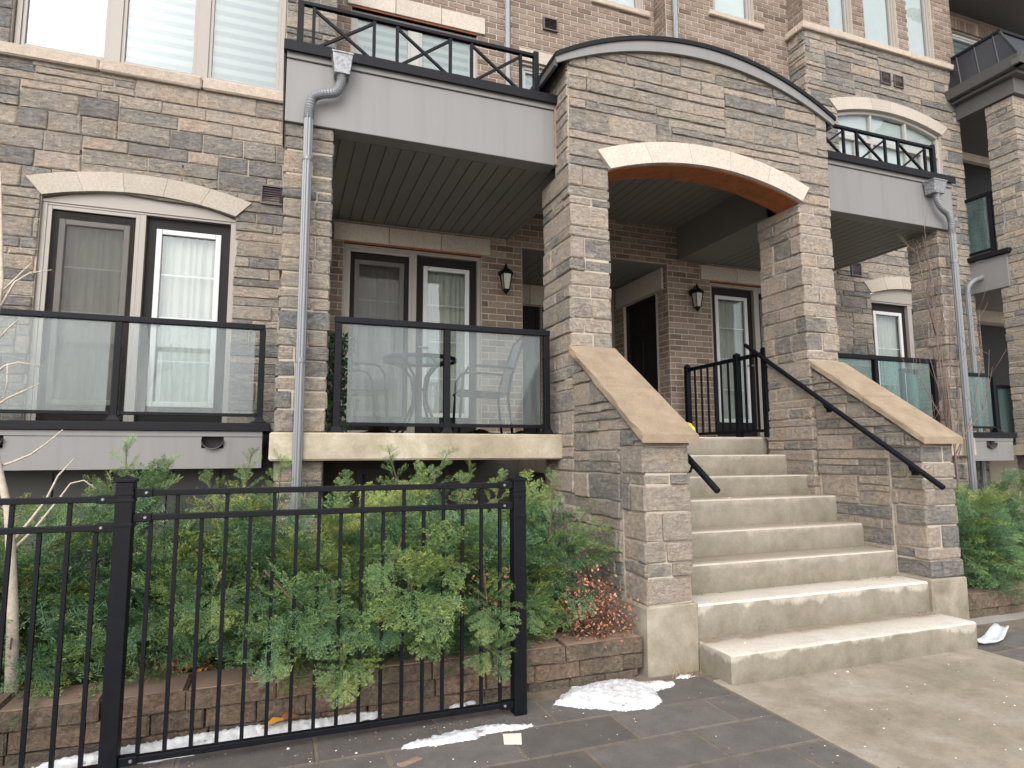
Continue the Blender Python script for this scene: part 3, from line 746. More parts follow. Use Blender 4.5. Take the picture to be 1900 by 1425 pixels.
for (a, b_) in ((XB0 - .06, 8.0), (8.006, 9.1), (9.106, 10.2)): sc_.tint = rng.random(); sc_.cbox(a, b_, YB - .07, YB + .06, 7.565, 7.675, .014, .004)
sc_.cbox(XB0 - .07, XB0 + .03, YB + .061, YU2, 7.567, 7.673, .012, .003)
sc_.build('sill_course', M['sill'], HOUSE)
tb = MB(); W5 = [(7.50, 7.97, 7.68, 9.4), (8.22, 8.92, 7.68, 9.4), (9.16, 9.72, 7.68, 9.4)]
bricks(tb, FY(XB0 + .02, YB, 7.675), XB1 - XB0 - .02, 2.0, [(a - XB0 - .02, b_ - XB0 - .02, 0, d) for a, b_, c, d in W5])
bricks(tb, FXn(XB0 + .02, YU2, 7.675), YU2 - YB + .006, 2.0)
backing(tb, XB0 + .02, XB1, YB, 7.66, 9.7, W5)
tb.build('bay_brick_wall', [M['brick'], M['brick_mortar']], HOUSE)
for a, b_, c, d in W5: window(a, b_, c, d, YB, [], HOUSE, ('skylit_blind', .0))
vent(8.44, 8.65, 7.03, 7.23, YB - .01, HOUSE); vent(8.72, 8.92, 7.03, 7.23, YB - .01, HOUSE); vent(7.58, 7.77, 3.92, 4.12, YB - .01, HOUSE)
lo, fw_ = arc((7.53, 6.40), (8.615, 6.58), (9.70, 6.40), 30)
aw = MB(); aw.strip([(p[0], p[1] - .05) for p in lo], lo, YB + .03, YB + .10)
aw.box(7.53, 7.58, YB + .03, YB + .10, 4.6, 6.39); aw.box(9.65, 9.70, YB + .03, YB + .10, 4.6, 6.39); aw.box(7.58, 9.65, YB + .032, YB + .1, 6.04, 6.11)
for x in (8.25, 8.98): aw.box(x - .02, x + .02, YB + .034, YB + .098, 4.6, 6.50)
for x in (7.92, 9.3): aw.box(x - .018, x + .018, YB + .036, YB + .096, 4.6, 6.04)
AW = aw.build('arched_window', M['offwhite'], HOUSE, .004)
MB().box(7.58, 9.65, YB + .06, YB + .066, 4.6, 6.5).build('pane', M['glass'], AW)
MB().box(7.58, 9.65, YB + .105, YB + .11, 4.6, 6.50).build('blind', M['skylit_blind'], AW)
MB().box(7.5, 9.72, YB + .26, YB + .28, 4.6, 6.6).build('room_back', M['dark_room'], AW)
lo, _ = arc((7.94, 3.68), (8.755, 3.82), (9.57, 3.68), 30)
MB().strip([(p[0], 3.60) for p in lo], lo, YB + .028, YB + .06).build('arch_panel', M['taupe'], HOUSE)
patio_door(7.95, 9.56, 1.62, 3.62, YB, False, HOUSE, 1)

# ---- basement and porch floor slab
bs = MB(); bs.box(-3.6, .199, YB + .001, YB + .3, 0, .7); bs.box(.2, 6.999, YR - .02, YR + .3, 0, 1.36); bs.box(7.0, 10.2, YB + .002, YB + .3, 0, .7); bs.box(-3.6, 10.2, YR + .301, YR + .35, 0, 1.3)
bs.build('basement_wall', M['base_wall'], HOUSE)
bd = MB(); frame_ring(bd, .75, 1.75, .12, 1.25, YR - .07, YR - .025, .06); bd.box(1.22, 1.28, YR - .06, YR - .025, .2, 1.2); bd.build('basement_window', M['fascia_dark'], HOUSE, .004)
pn = MB()
for k in range(9): pn.cbox(-3.6 + .44 * k, -3.6 + .44 * (k + 1) - .01, YB - .06, YB - .005, .15, 1.30, .003, 0)
pn.build('basement_panel', M['fascia_dark'], HOUSE)
s1 = MB(); s1.cbox(-.08, 2.225, 4.84, YR + .01, 1.352, 1.558, .012, .002); SL = s1.build('porch_slab', M['slab'], HOUSE)
s2 = MB(); s2.cbox(5.125, 7.3, 4.86, YR + .01, 1.352, 1.558, .012, .002); s2.build('porch_slab', M['slab'], HOUSE)
MB().box(2.60, 4.75, 5.30, 8.45, 1.2, 1.556).build('landing', M['concrete'], HOUSE)

# ---- the two covered balconies over the porch
def upper_balcony(x0, x1, y0, colx, label):
    fb = MB(); fb.box(x0, x1, y0, y0 + .16, 3.945, 4.455)
    fb.box(x0, x1, y0 - .016, y0 + .1, 4.457, 4.525); fb.box(x0, x0 + .05, y0 + .162, YR, 3.945, 4.5) if x0 < 1 else fb.box(x1 - .05, x1, y0 + .162, YR, 3.945, 4.5)
    b_ = fb.build('upper_balcony', M['fascia'], HOUSE, .005); tag(b_, label)
    fl_ = MB(); fl_.box(x0 - .025, x1 + .02, y0 - .045, YR + .3, 4.53, 4.585); fl_.box(x0 - .025, x1 + .02, y0 - .05, y0 - .03, 4.50, 4.583)
    if x0 < 1: fl_.prism([(x0 - .024, 4.499), (x0 - .004, 4.499), (x0 - .004, 3.76), (x0 - .010, 3.76)], y0 + .01, y0 + .04)
    fl_.build('flashing', M['flash'], b_, .004)
    sf = MB(); n = 24; 
    for k in range(n):
        a = x0 + .05 + k * .125
        if a > (2.43 if x0 < 1 else x1 - .06): break
        sf.box(a + .004, min(a + .121, 2.44 if x0 < 1 else x1 - .052), y0 + .17, YR - .005, 3.949 + rng.uniform(-.0008, .0008), 3.965)
    sf.box(x0 + .05, 2.44 if x0 < 1 else x1 - .05, y0 + .17, YR, 3.967, 3.985)
    sf.build('soffit', M['soffit'], b_, .003)
    p = MB(); stone_pier(p, colx[0], colx[1], y0 + .03, y0 + .42, 1.558, 3.945); p.build('stone_column', [M['stone'], M['mortar']], b_)
    p = MB(); stone_pier(p, colx[0] + .01, colx[1] - .01, y0 + .05, y0 + .40, .05, 1.352); p.build('stone_column_base', [M['stone'], M['mortar']], b_)
    return b_
BL = upper_balcony(-.06, 2.215, 4.89, (-.05, .315), 'grey balcony box over the patio table')
BR = upper_balcony(5.125, 7.24, 4.86, (7.0, 7.25), 'grey balcony box above the bare red twigged shrub')
bead = MB(); bead.box(2.195, 2.222, 4.872, 4.888, 3.945, 4.50); bead.build('caulk_bead', M['cap'], BL)
# panels closing the sides of the passage above the balcony soffits
for px in (4.86, 2.44): MB().box(px, px + .03, 5.25, YR - .003, 3.94, 4.42).build('passage_side_panel', M['soffit'], HOUSE)
mirror_fill = MB(); mirror_fill.box(4.89, 5.3, 5.25, YR - .004, 3.941, 3.948); mirror_fill.build('soffit_strip', M['soffit'], HOUSE)

# ---- arched entrance portal, stone tints shifted paler
BIAS[0] = .14
XP0, XP1, YP = 2.22, 5.12, 4.64
PORTAL, fpi, fpo = None, None, None
lo_i, fpi = arc((2.60, 3.85), (3.66, 4.035), (4.72, 3.85), 60)
lo_r, frf = arc((2.14, 4.755), (3.64, 5.115), (5.14, 4.755), 60)
pw = MB()
ashlar(pw, FY(XP0, YP, 3.85), XP1 - XP0, 1.3, below=[lambda u: frf(u + XP0) - 3.85], above=[(lambda u: fpi(min(max(u + XP0, 2.6), 4.72)) - 3.85, 2.60 - XP0, 4.72 - XP0)], dmin=.010, dmax=.024, big=1.12)
ashlar(pw, FXn(XP0, 6.9, 4.44), 6.9 - YP - .26, .38, dmin=.008, dmax=.016)
ashlar(pw, FXn(XP0, 4.90, 3.85), .26, .97, dmin=.008, dmax=.016, big=.8)
pw.m = 1; pw.tint = .5
xs = [XP0 + (XP1 - XP0) * i / 60 for i in range(61)]
pw.strip([(x, fpi(x) if 2.6 <= x <= 4.72 else 3.85) for x in xs], [(x, frf(x)) for x in xs], YP + .001, YP + .28)
pw.box(XP0 + .001, XP0 + .25, YP + .281, 6.9, 4.42, 4.80); pw.box(XP1 - .25, XP1 - .001, YP + .281, 6.9, 4.42, 4.80)
pw.m = 0
PORTAL = pw.build('entrance_portal', [M['stone'], M['mortar']], HOUSE); tag(PORTAL, 'stone front of the arched entrance portal')
lin, _a, _b = arch_lintel('arch_stone', (2.60, 4.72, 3.85), 4.035, (2.475, 4.815, 4.0), 4.225, YP - .045, YP - .001, 5, PORTAL)
pa = MB(); pa.strip([(p[0], p[1] - .012) for p in lo_i], [(p[0], p[1] - .002) for p in lo_i], YP + .0, YP + .285)
pa.build('plywood_arch', M['ply'], PORTAL)
for (a, b_) in ((XP0, 2.60), (4.72, XP1)):
    p = MB(); stone_pier(p, a, b_, YP - .005, 5.23, .42, 3.85); p.build('stone_pier', [M['stone'], M['mortar']], PORTAL)
top, ftp = arc((2.08, 4.775), (3.64, 5.205), (5.20, 4.775), 60)
und, fud = arc((2.10, 4.715), (3.64, 5.085), (5.18, 4.715), 60)
rfb = MB(); rfb.strip([(p[0], p[1]) for p in und], [(p[0], p[1] - .004 + .0) for p in top], YP - .052, YP - .028)
rfb.build('roof_fascia', M['fascia'], PORTAL)
rs_ = MB(); rs_.strip([(p[0], p[1] - .012) for p in top], [(p[0], p[1] + .028) for p in top], YP - .068, 7.15)
rs_.build('curved_roof', M['flash'], PORTAL)
for ex in (2.085, 5.165): MB().box(ex, ex + .03, YP - .026, 7.1, 4.70, 4.78).build('eave_board', M['fascia_dark'], PORTAL, .003)
ps = MB()
for k in range(20):
    a = 2.47 + k * .12
    if a > 4.85: break
    ps.box(a + .003, min(a + .117, 4.86), YP + .29, YR + .02, 4.385 + rng.uniform(-.001, .001), 4.40)
ps.box(2.45, 4.88, YP + .29, YR + .03, 4.402, 4.42)
ps.build('passage_soffit', M['soffit'], PORTAL, .003)
cs = MB()
for k in range(17): cs.box(2.67 + .12 * k, 2.67 + .12 * k + .115, YR + .3, 8.4, 3.88 + rng.uniform(-.001, .001), 3.895)
cs.box(2.66, 4.69, YR + .02, YR + .3, 3.872, 3.90); cs.box(2.66, 4.69, YR + .3, 8.4, 3.897, 3.92)
cs.build('corridor_soffit', M['soffit'], PORTAL, .002)

# ---- small balconies of the bays
BIAS[0] = .05
def lower_balcony(x0, x1, label, drains):
    b_ = MB(); y0 = 5.9; zt, zb = 1.585, 1.285
    for (p, q, r_, s_) in _cut([(x0, x1, zb, zt - .032)], [(d - .085, d + .085, zt - .13, zt - .03) for d in drains]): b_.box(p, q, y0, y0 + .05, r_, s_)
    b_.box(x0, x1, y0 - .01, y0 + .05, zt - .03, zt + .012)
    b_.box(x0, x0 + .04, y0 + .051, YB - .07, zb, zt); b_.box(x1 - .04, x1, y0 + .051, YB - .07, zb, zt); b_.box(x0 + .04, x1 - .04, y0 + .06, YB - .07, zb + .02, zb + .05)
    o = b_.build('lower_balcony', M['fascia'], HOUSE); tag(o, label)
    f_ = MB(); f_.box(x0 - .05, x1 + .06, y0 - .035, YB - .03, zt + .014, zt + .085); f_.build('flashing', M['flash'], o, .005)
    for d in drains:
        t_ = MB(); pts = [(d + .085 * math.cos(R_(180 + 9 * k)), zt - .055 + .085 * math.sin(R_(180 + 9 * k)) * .9) for k in range(21)]
        t_.strip([(p[0] * 1.0, p[1] - .008) for p in pts], pts, y0 - .035, y0 + .06); t_.m = 1; t_.box(d - .09, d + .09, y0 + .062, y0 + .066, zt - .15, zt - .03); t_.build('drain_spout', [M['vent'], M['dark_room']], o)  # dark plate behind the spout, painted in place of the hole's inner shade
    return o
lower_balcony(-3.6, -.155, 'grey balcony box under the glass railing in front of the yews', [-.545, -2.09])
lower_balcony(7.5, 9.60, 'grey balcony box behind the grey downspout', [9.15])
MB().box(9.64, 10.6, 5.7, 6.5, 1.36, 1.5).build('slab_edge', M['slab'], HOUSE)
BIAS[0] = .08
# ------------------------------------------------------------------ entrance steps and the walls beside them
ST = thing('entrance_steps', 'pale concrete entrance steps with stained risers between the two stair walls', 'stairs', (3.67, 4.2, 0))
Ys = [3.27, 3.62, 3.89, 4.18, 4.45, 4.73, 4.99, 5.29]; Zs = [.18, .40, .60, .79, 1.01, 1.19, 1.38, 1.56]
for i in range(8):
    x0, x1 = (2.605, 4.755) if i == 0 else (2.60, 4.772)
    mb = MB(); mb.cbox(x0, x1, Ys[i], (Ys[i + 1] + .012 if i < 7 else 5.40), -.02 if i == 0 else Zs[i] - .26, Zs[i], .011, .0025)
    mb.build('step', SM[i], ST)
def stair_wall(xa, xb, side, label, clabels):
    t = thing('stair_wall', label, 'wall', ((xa + xb) / 2, 4.1, 0))
    y0, y1 = 3.60, 4.632; line = lambda y: 1.475 + .697 * (y - 3.60)
    mb = MB(); mb.m = 1; mb.tint = .5
    mb.prism([(y0 + .29, .2), (y1, .2), (y1, line(y1) - .004), (y0 + .02, line(y0 + .02) - .004), (y0 + .02, 1.44), (y0 + .29, 1.44)], xa + .002, xb - .002, 'x'); mb.m = 0
    stone_pier(mb, xa - .002, xb + .002, y0, y0 + .30, .42, 1.445)
    ub_ = lambda u: line(y1 - u) - .2
    zlow = 1.245
    ashlar(mb, FXn(xa, y1, .2), y1 - y0, 2.2, [(y1 - y0 - .30, y1 - y0 + 1, -1, zlow)], below=[ub_], dmin=.008, dmax=.026, big=.85)
    ashlar(mb, lambda u, v, o: (xb + o, y0 + u, .2 + v), y1 - y0, 2.2, [(-1, .30, -1, zlow)], below=[lambda u: line(y0 + u) - .2], dmin=.004, dmax=.010, big=.85)
    mb.tint = .6; mb.add([(xa, y0 + .004, 1.445), (xb, y0 + .004, 1.445), (xb, y0 + .004, 1.476), (xa, y0 + .004, 1.476)], [(0, 1, 2, 3)])
    mb.build('stone_body', [M['stone'], M['mortar']], t)
    f = MB(); f.cbox(xa - .018, xb + .016, y0 - .016, 5.28, -.03, .42, .01, .004); f.build('concrete_base', M['stucco'], t)
    ym = 4.07
    for (p, q) in ((3.545, ym), (ym + .008, 4.637)):
        mb = MB(); n = 7; o = 0; th = .058
        zt = lambda y: 1.522 + .697 * (y - 3.545)
        a, b_ = xa - .042, xb + .045
        for k in range(n + 1):
            y = p + (q - p) * k / n
            j = lambda s_=.004: rng.uniform(-s_, s_) if 0 < k < n else 0
            for (x, z) in ((a + .006 + j(), zt(y) - .002), (b_ - .006 + j(.002), zt(y) - .002), (b_ + j(.003), zt(y) - .01), (b_ + j(), zt(y) - th), (a + j(.006), zt(y) - th), (a + j(.006), zt(y) - .012)): mb.v.append((x, y, z))
        for k in range(n):
            for i in range(6): mb.face((6 * k + i, 6 * k + (i + 1) % 6, 6 * k + 6 + (i + 1) % 6, 6 * k + 6 + i)[::-1])
        mb.face(range(6)); mb.face([6 * n + i for i in range(6)][::-1])
        mb.tint = rng.random(); mb.t = [mb.tint] * len(mb.f); mb.build('coping_slab', M['cap'], t)
    return t
stair_wall(2.236, 2.585, -1, 'stone stair wall with sloped coping next to the dead leaved shrub', None)
stair_wall(4.775, 5.125, 1, 'stone stair wall carrying the long black handrail', None)
def handrail(x, xw, ys, label, brk):
    t = thing('handrail', label, 'handrail', (x, ys[0], 1.2))
    zl = lambda y: 1.13 + (y - 3.39) * .691
    mb = MB(); mb.tube([(x, ys[0], zl(ys[0])), (x, ys[0] + .004, zl(ys[0] + .004)), (x, ys[1], zl(ys[1]))], [.019, .022, .022], 14); mb.build('rail_tube', M['black'], t, 0)
    for y in brk:
        b_ = MB(); z = zl(y); b_.tube([(x, y, z - .018), (x + (xw - x) * .25, y, z - .06), (xw, y, z - .065)], .009, 8)
        s_ = 1 if xw > x else -1
        b_.box(min(xw - s_ * .012, xw), max(xw - s_ * .012, xw), y - .03, y + .03, z - .10, z - .03); b_.build('bracket', M['black'], t, 0)
handrail(4.69, 4.765, (3.39, 5.46), 'long black handrail in full view along its stair wall', (3.66, 4.46, 5.2))
handrail(2.665, 2.592, (3.42, 5.3), 'black handrail whose lower end sticks out beyond the stair wall', (3.68, 4.6))

# ------------------------------------------------------------------ railings
def glass_railing(xs, y, zb, zt, label, gm='rail_glass', ext=(.03, .03), group='glass railings of the balconies'):
    t = thing('balcony_railing', label, 'railing', (sum(xs) / len(xs), y, zb), group)
    tr = MB(); tr.box(xs[0] - ext[0], xs[-1] + ext[1], y - .028, y + .028, zt - .05, zt); tr.build('top_rail', M['black'], t, .006)
    for i, x in enumerate(xs):
        p = MB(); p.box(x - .025, x + .025, y - .025, y + .025, zb + .012, zt - .051)
        o = p.build('post', M['black'], t, .003)
        b_ = MB(); b_.box(x - .058, x + .058, y - .058, y + .058, zb, zb + .012); b_.add([(x - .045, y - .045, zb + .0125), (x + .045, y - .045, zb + .0125), (x + .045, y + .045, zb + .0125), (x - .045, y + .045, zb + .0125), (x - .027, y - .027, zb + .05), (x + .027, y - .027, zb + .05), (x + .027, y + .027, zb + .05), (x - .027, y + .027, zb + .05)], [(0, 1, 5, 4), (1, 2, 6, 5), (2, 3, 7, 6), (3, 0, 4, 7)])
        b_.build('base_plate', M['black'], o)
    for a, b_ in zip(xs[:-1], xs[1:]):
        r_ = MB(); r_.box(a + .026, b_ - .026, y - .018, y + .018, zb + .055, zb + .082)
        for e in (a + .026, b_ - .026): r_.box(min(e, e + (.02 if e < (a + b_) / 2 else -.02)), max(e, e + (.02 if e < (a + b_) / 2 else -.02)), y - .022, y + .022, zb + .048, zb + .09)
        r_.build('bottom_rail', M['black'], t, .002)
        MB().box(a + .075, b_ - .06, y - .004, y + .004, zb + .083, zt - .051).build('glass_pane', M[gm], t)
    return t
glass_railing([.385, 1.24, 2.115], 4.93, 1.558, 2.452, 'black railing with dirty glass panes in front of the patio table')
glass_railing([-3.45, -2.39, -1.29, -.185], 5.93, 1.672, 2.545, 'black glass railing above the yews and the black yard fence', ext=(.03, .02))
glass_railing([5.19, 5.93, 6.80], 4.93, 1.558, 2.43, 'greenish glass railing rising behind the sloped coping', 'green_glass')
glass_railing([7.6, 8.45, 9.34], 5.93, 1.672, 2.49, 'short glass railing behind the grey downspout and twigs', 'green_glass')

def cross_railing(x0, x1, y, zb, zt, pans, label):
    t = thing('balustrade', label, 'railing', ((x0 + x1) / 2, y, zb), 'crossed metal balustrades on the upper balconies')
    MB().box(x0 - .025, x1 + .025, y - .019, y + .019, zt - .032, zt).build('top_rail', M['black'], t, .004)
    for x in (x0, x1): MB().box(x - .024, x + .024, y - .024, y + .024, zb, zt + (.02 if x == x1 else -.033)).build('post', M['black'], t, .003)
    for (a, b_) in pans:
        for x in (a, b_): MB().box(x - .0125, x + .0125, y - .0125, y + .0125, zb, zt - .033).build('baluster', M['black'], t)
        MB().tube([(a, y - .002, zt - .05), (b_, y - .002, zb + .01)], .0145, 4, True, True).build('cross_bar', M['black'], t)
        MB().tube([(a, y + .003, zb + .01), (b_, y + .003, zt - .05)], .0145, 4, True, True).build('cross_bar', M['black'], t)
    return t
cross_railing(.03, 2.04, 4.93, 4.587, 4.985, [(.13, .605), (.795, 1.25), (1.44, 1.895)], 'black crossed bar balustrade above the patio with table and chairs')
cross_railing(5.16, 7.06, 4.92, 4.587, 4.965, [(5.24, 5.68), (5.875, 6.30), (6.50, 6.93)], 'black crossed bar balustrade in front of the arched window')
# guard rail on the landing
t = thing('guard_rail', 'low black barred guard rail standing on the landing', 'railing', (4.74, 5.9, 1.56))
gx = lambda y: 4.725 + (y - 5.2) * .02
for y in (6.6, 5.66, 5.22):
    p = MB(); p.box(gx(y) - .03, gx(y) + .03, y - .03, y + .03, 1.56, 2.485); o = p.build('post', M['black'], t, .003)
    c_ = MB(); c_.add([(gx(y) - .034, y - .034, 2.486), (gx(y) + .034, y - .034, 2.486), (gx(y) + .034, y + .034, 2.486), (gx(y) - .034, y + .034, 2.486), (gx(y), y, 2.51)], [(0, 1, 4), (1, 2, 4), (2, 3, 4), (3, 0, 4), (3, 2, 1, 0)]); c_.build('post_cap', M['black'], o)
for (a, b_) in ((6.57, 5.69), (5.63, 5.25)):
    for (z0_, z1_, n_) in ((2.415, 2.455, 'top_rail'), (1.615, 1.645, 'bottom_rail')):
        r_ = MB(); r_.add([(gx(a) - .018, a, z0_), (gx(a) + .018, a, z0_), (gx(b_) + .018, b_, z0_), (gx(b_) - .018, b_, z0_), (gx(a) - .018, a, z1_), (gx(a) + .018, a, z1_), (gx(b_) + .018, b_, z1_), (gx(b_) - .018, b_, z1_)], [(3, 2, 1, 0), (4, 5, 6, 7), (0, 1, 5, 4), (1, 2, 6, 5), (2, 3, 7, 6), (3, 0, 4, 7)])
        r_.build(n_, M['black'], t)
    n = 6 if a - b_ > .6 else 3
    for k in range(n):
        y = a + (b_ - a) * (k + 1) / (n + 1); MB().box(gx(y) - .009, gx(y) + .009, y - .009, y + .009, 1.646, 2.414).build('bar', M['black'], t)

# ------------------------------------------------------------------ downspouts
def fluted(mb, pts, r, ribs=True, corr=None):
    n = 24; o = len(mb.v); mb.tube(pts, r, n)
    if ribs:
        P_ = [Vector(p) for p in pts]
        for i in range(len(pts)):
            for j in range(n):
                k = o + i * n + j; v_ = Vector(mb.v[k]); d = v_ - P_[i]; mb.v[k] = tuple(P_[i] + d * (1.05 if j % 3 else .90))
def downspout(box, path_top, x, y, zb, label, elbow=True):
    t = thing('downspout', label, 'downspout', (x, y, zb))
    if box:
        x0, x1, y0, y1, z0, z1 = box
        h = MB(); f = .02
        h.add([(x0 + f, y0 + f, z0), (x1 - f, y0 + f, z0), (x1 - f, y1, z0), (x0 + f, y1, z0), (x0, y0, z1), (x1, y0, z1), (x1, y1, z1), (x0, y1, z1),
               (x0 - .006, y0 - .006, z1 - .004), (x1 + .006, y0 - .006, z1 - .004), (x1 + .006, y1, z1 - .004), (x0 - .006, y1, z1 - .004), (x0 - .006, y0 - .006, z1 + .012), (x1 + .006, y0 - .006, z1 + .012), (x1 + .006, y1, z1 + .012), (x0 - .006, y1, z1 + .012)],
              [(3, 2, 1, 0), (0, 1, 5, 4), (1, 2, 6, 5), (2, 3, 7, 6), (3, 0, 4, 7), (8, 9, 13, 12), (9, 10, 14, 13), (10, 11, 15, 14), (11, 8, 12, 15), (12, 13, 14, 15), (11, 10, 9, 8)])
        h.build('conductor_head', M['galv'], t, .004)
    if path_top:
        e = MB(); pts = path_top; dense = []
        for i in range(len(pts) - 1):
            p0 = Vector(pts[max(i - 1, 0)]); p1 = Vector(pts[i]); p2 = Vector(pts[i + 1]); p3 = Vector(pts[min(i + 2, len(pts) - 1)])
            for k in range(10):
                s_ = k / 10; dense.append(.5 * ((2 * p1) + (-p0 + p2) * s_ + (2 * p0 - 5 * p1 + 4 * p2 - p3) * s_**2 + (-p0 + 3 * p1 - 3 * p2 + p3) * s_**3))
        dense.append(Vector(pts[-1]))
        e.tube(dense, [.036 * (1.06 if i % 2 else .93) for i in range(len(dense))], 16); e.build('elbow', M['pipe'], t)
        ztop = pts[-1][2] + .03
    else: ztop = elbow
    p = MB(); fluted(p, [(x, y, ztop), (x, y, (ztop + zb) / 2), (x, y, zb)], .034); p.build('pipe', M['pipe'], t)
    if box:
        for z in (ztop - .35, ztop - 1.9):
            s_ = MB(); s_.tube([(x, y, z - .014), (x, y, z + .014)], .039, 16); s_.build('pipe_strap', M['pipe'], t)
    return t
downspout((.27, .425, 4.745, 4.875, 4.345, 4.50), [(.345, 4.81, 4.36), (.342, 4.81, 4.285), (.30, 4.81, 4.20), (.20, 4.81, 4.165), (.135, 4.815, 4.12), (.115, 4.82, 4.02), (.113, 4.82, 3.95)], .113, 4.82, .25, 'ribbed grey downspout running down the slim stone column beside the yews')
downspout((6.76, 6.96, 4.71, 4.845, 4.30, 4.44), [(6.86, 4.77, 4.31), (6.865, 4.77, 4.24), (6.92, 4.77, 4.15), (7.02, 4.77, 4.09), (7.065, 4.775, 4.02), (7.075, 4.78, 3.92), (7.075, 4.78, 3.86)], 7.075, 4.78, .1, 'grey downspout behind the bare red twigged shrub')
downspout((10.08, 10.36, 6.36, 6.5, 4.31, 4.40), [(10.25, 6.43, 4.32), (10.24, 6.43, 4.2), (10.12, 6.43, 4.10), (9.92, 6.43, 4.02), (9.80, 6.44, 3.92), (9.78, 6.45, 3.80)], 9.78, 6.45, .2, 'thin grey downspout on the far bay wall next to the neighbouring house')
downspout(None, None, ux(2.47) , YU - .045, 4.65, 'grey downspout on the brick wall next to the small square vent', 9.0)
downspout(None, None, 4.95, YU2 - .045, 5.1, 'grey downspout on the brick wall behind the top of the curved roof', 9.3)

# ------------------------------------------------------------------ wall lamps
def wall_lamp(x, y, z, label):
    t = thing('wall_lamp', label, 'lamp', (x, y, z), 'carriage lamps beside the patio doors')
    b_ = MB(); b_.tube([(x, y, z + .03), (x, y - .02, z + .03)], .05, 16); b_.tube([(x, y - .02, z + .03), (x, y - .07, z + .10), (x, y - .115, z + .09), (x, y - .12, z + .05)], .009, 8); b_.build('bracket', M['black'], t)
    cy, r1, r0, zt_, zb_ = y - .12, .075, .045, z - .0, z - .19
    cg = MB()
    q = lambda r, zz: [(x + r * math.cos(R_(45 + 90 * k)), cy + r * math.sin(R_(45 + 90 * k)), zz) for k in range(4)]
    T_, B_ = q(r1, zt_), q(r0, zb_)
    for k in range(4): cg.tube([T_[k], B_[k]], .006, 6)
    for Z in (T_, B_): 
        for k in range(4): cg.tube([Z[k], Z[(k + 1) % 4]], .007, 6)
    cg.build('cage', M['black'], t)
    g_ = MB(); g_.add(q(r1 - .008, zt_) + q(r0 - .006, zb_), [(0, 1, 5, 4), (1, 2, 6, 5), (2, 3, 7, 6), (3, 0, 4, 7)]); g_.build('lamp_glass', M['bulb'], t)
    rf = MB(); rf.tube([(x, cy, zt_ + .002), (x, cy, zt_ + .012), (x, cy, zt_ + .06), (x, cy, zt_ + .065), (x, cy, zt_ + .10), (x, cy, zt_ + .13)], [.095, .092, .04, .024, .016, .004], 8, True); rf.build('roof', M['black'], t)
    fn = MB(); fn.tube([(x, cy, zb_ - .002), (x, cy, zb_ - .02), (x, cy, zb_ - .045), (x, cy, zb_ - .06)], [.04, .03, .012, .003], 10); fn.build('finial', M['black'], t)
    return t
wall_lamp(2.40, YR - .005, 3.49, 'black lantern on the brick beside the patio door with the table')
wall_lamp(5.06, YR - .005, 3.49, 'black lantern on the brick pier between the entry door and a patio door')

# ------------------------------------------------------------------ patio furniture
t = thing('patio_table', 'round patio table with dark rim behind the dirty glass railing', 'table', (1.2, 5.8, 1.558))
mb = MB(); mb.tube([(1.2, 5.8, 2.272), (1.2, 5.8, 2.278)], .325, 40); mb.build('glass_top', M['green_glass'], t)
mb = MB(); mb.tube([(1.2 + .335 * math.cos(R_(10 * k)), 5.8 + .335 * math.sin(R_(10 * k)), 2.275) for k in range(37)], .019, 10); mb.build('rim', M['black'], t, 0, True)
for k in range(4):
    a = R_(45 + 90 * k); c, s = math.cos(a), math.sin(a)
    mb = MB(); mb.tube([(1.2 + r * c, 5.8 + r * s, z) for r, z in ((.29, 2.26), (.2, 2.22), (.10, 2.12), (.07, 1.98), (.08, 1.86), (.14, 1.74), (.23, 1.63), (.29, 1.572))], .0125, 8); mb.build('leg', M['black'], t, 0, True)
mb = MB(); mb.tube([(1.2 + .075 * math.cos(R_(20 * k)), 5.8 + .075 * math.sin(R_(20 * k)), 2.0) for k in range(19)], .008, 8); mb.build('brace_ring', M['black'], t, 0, True)
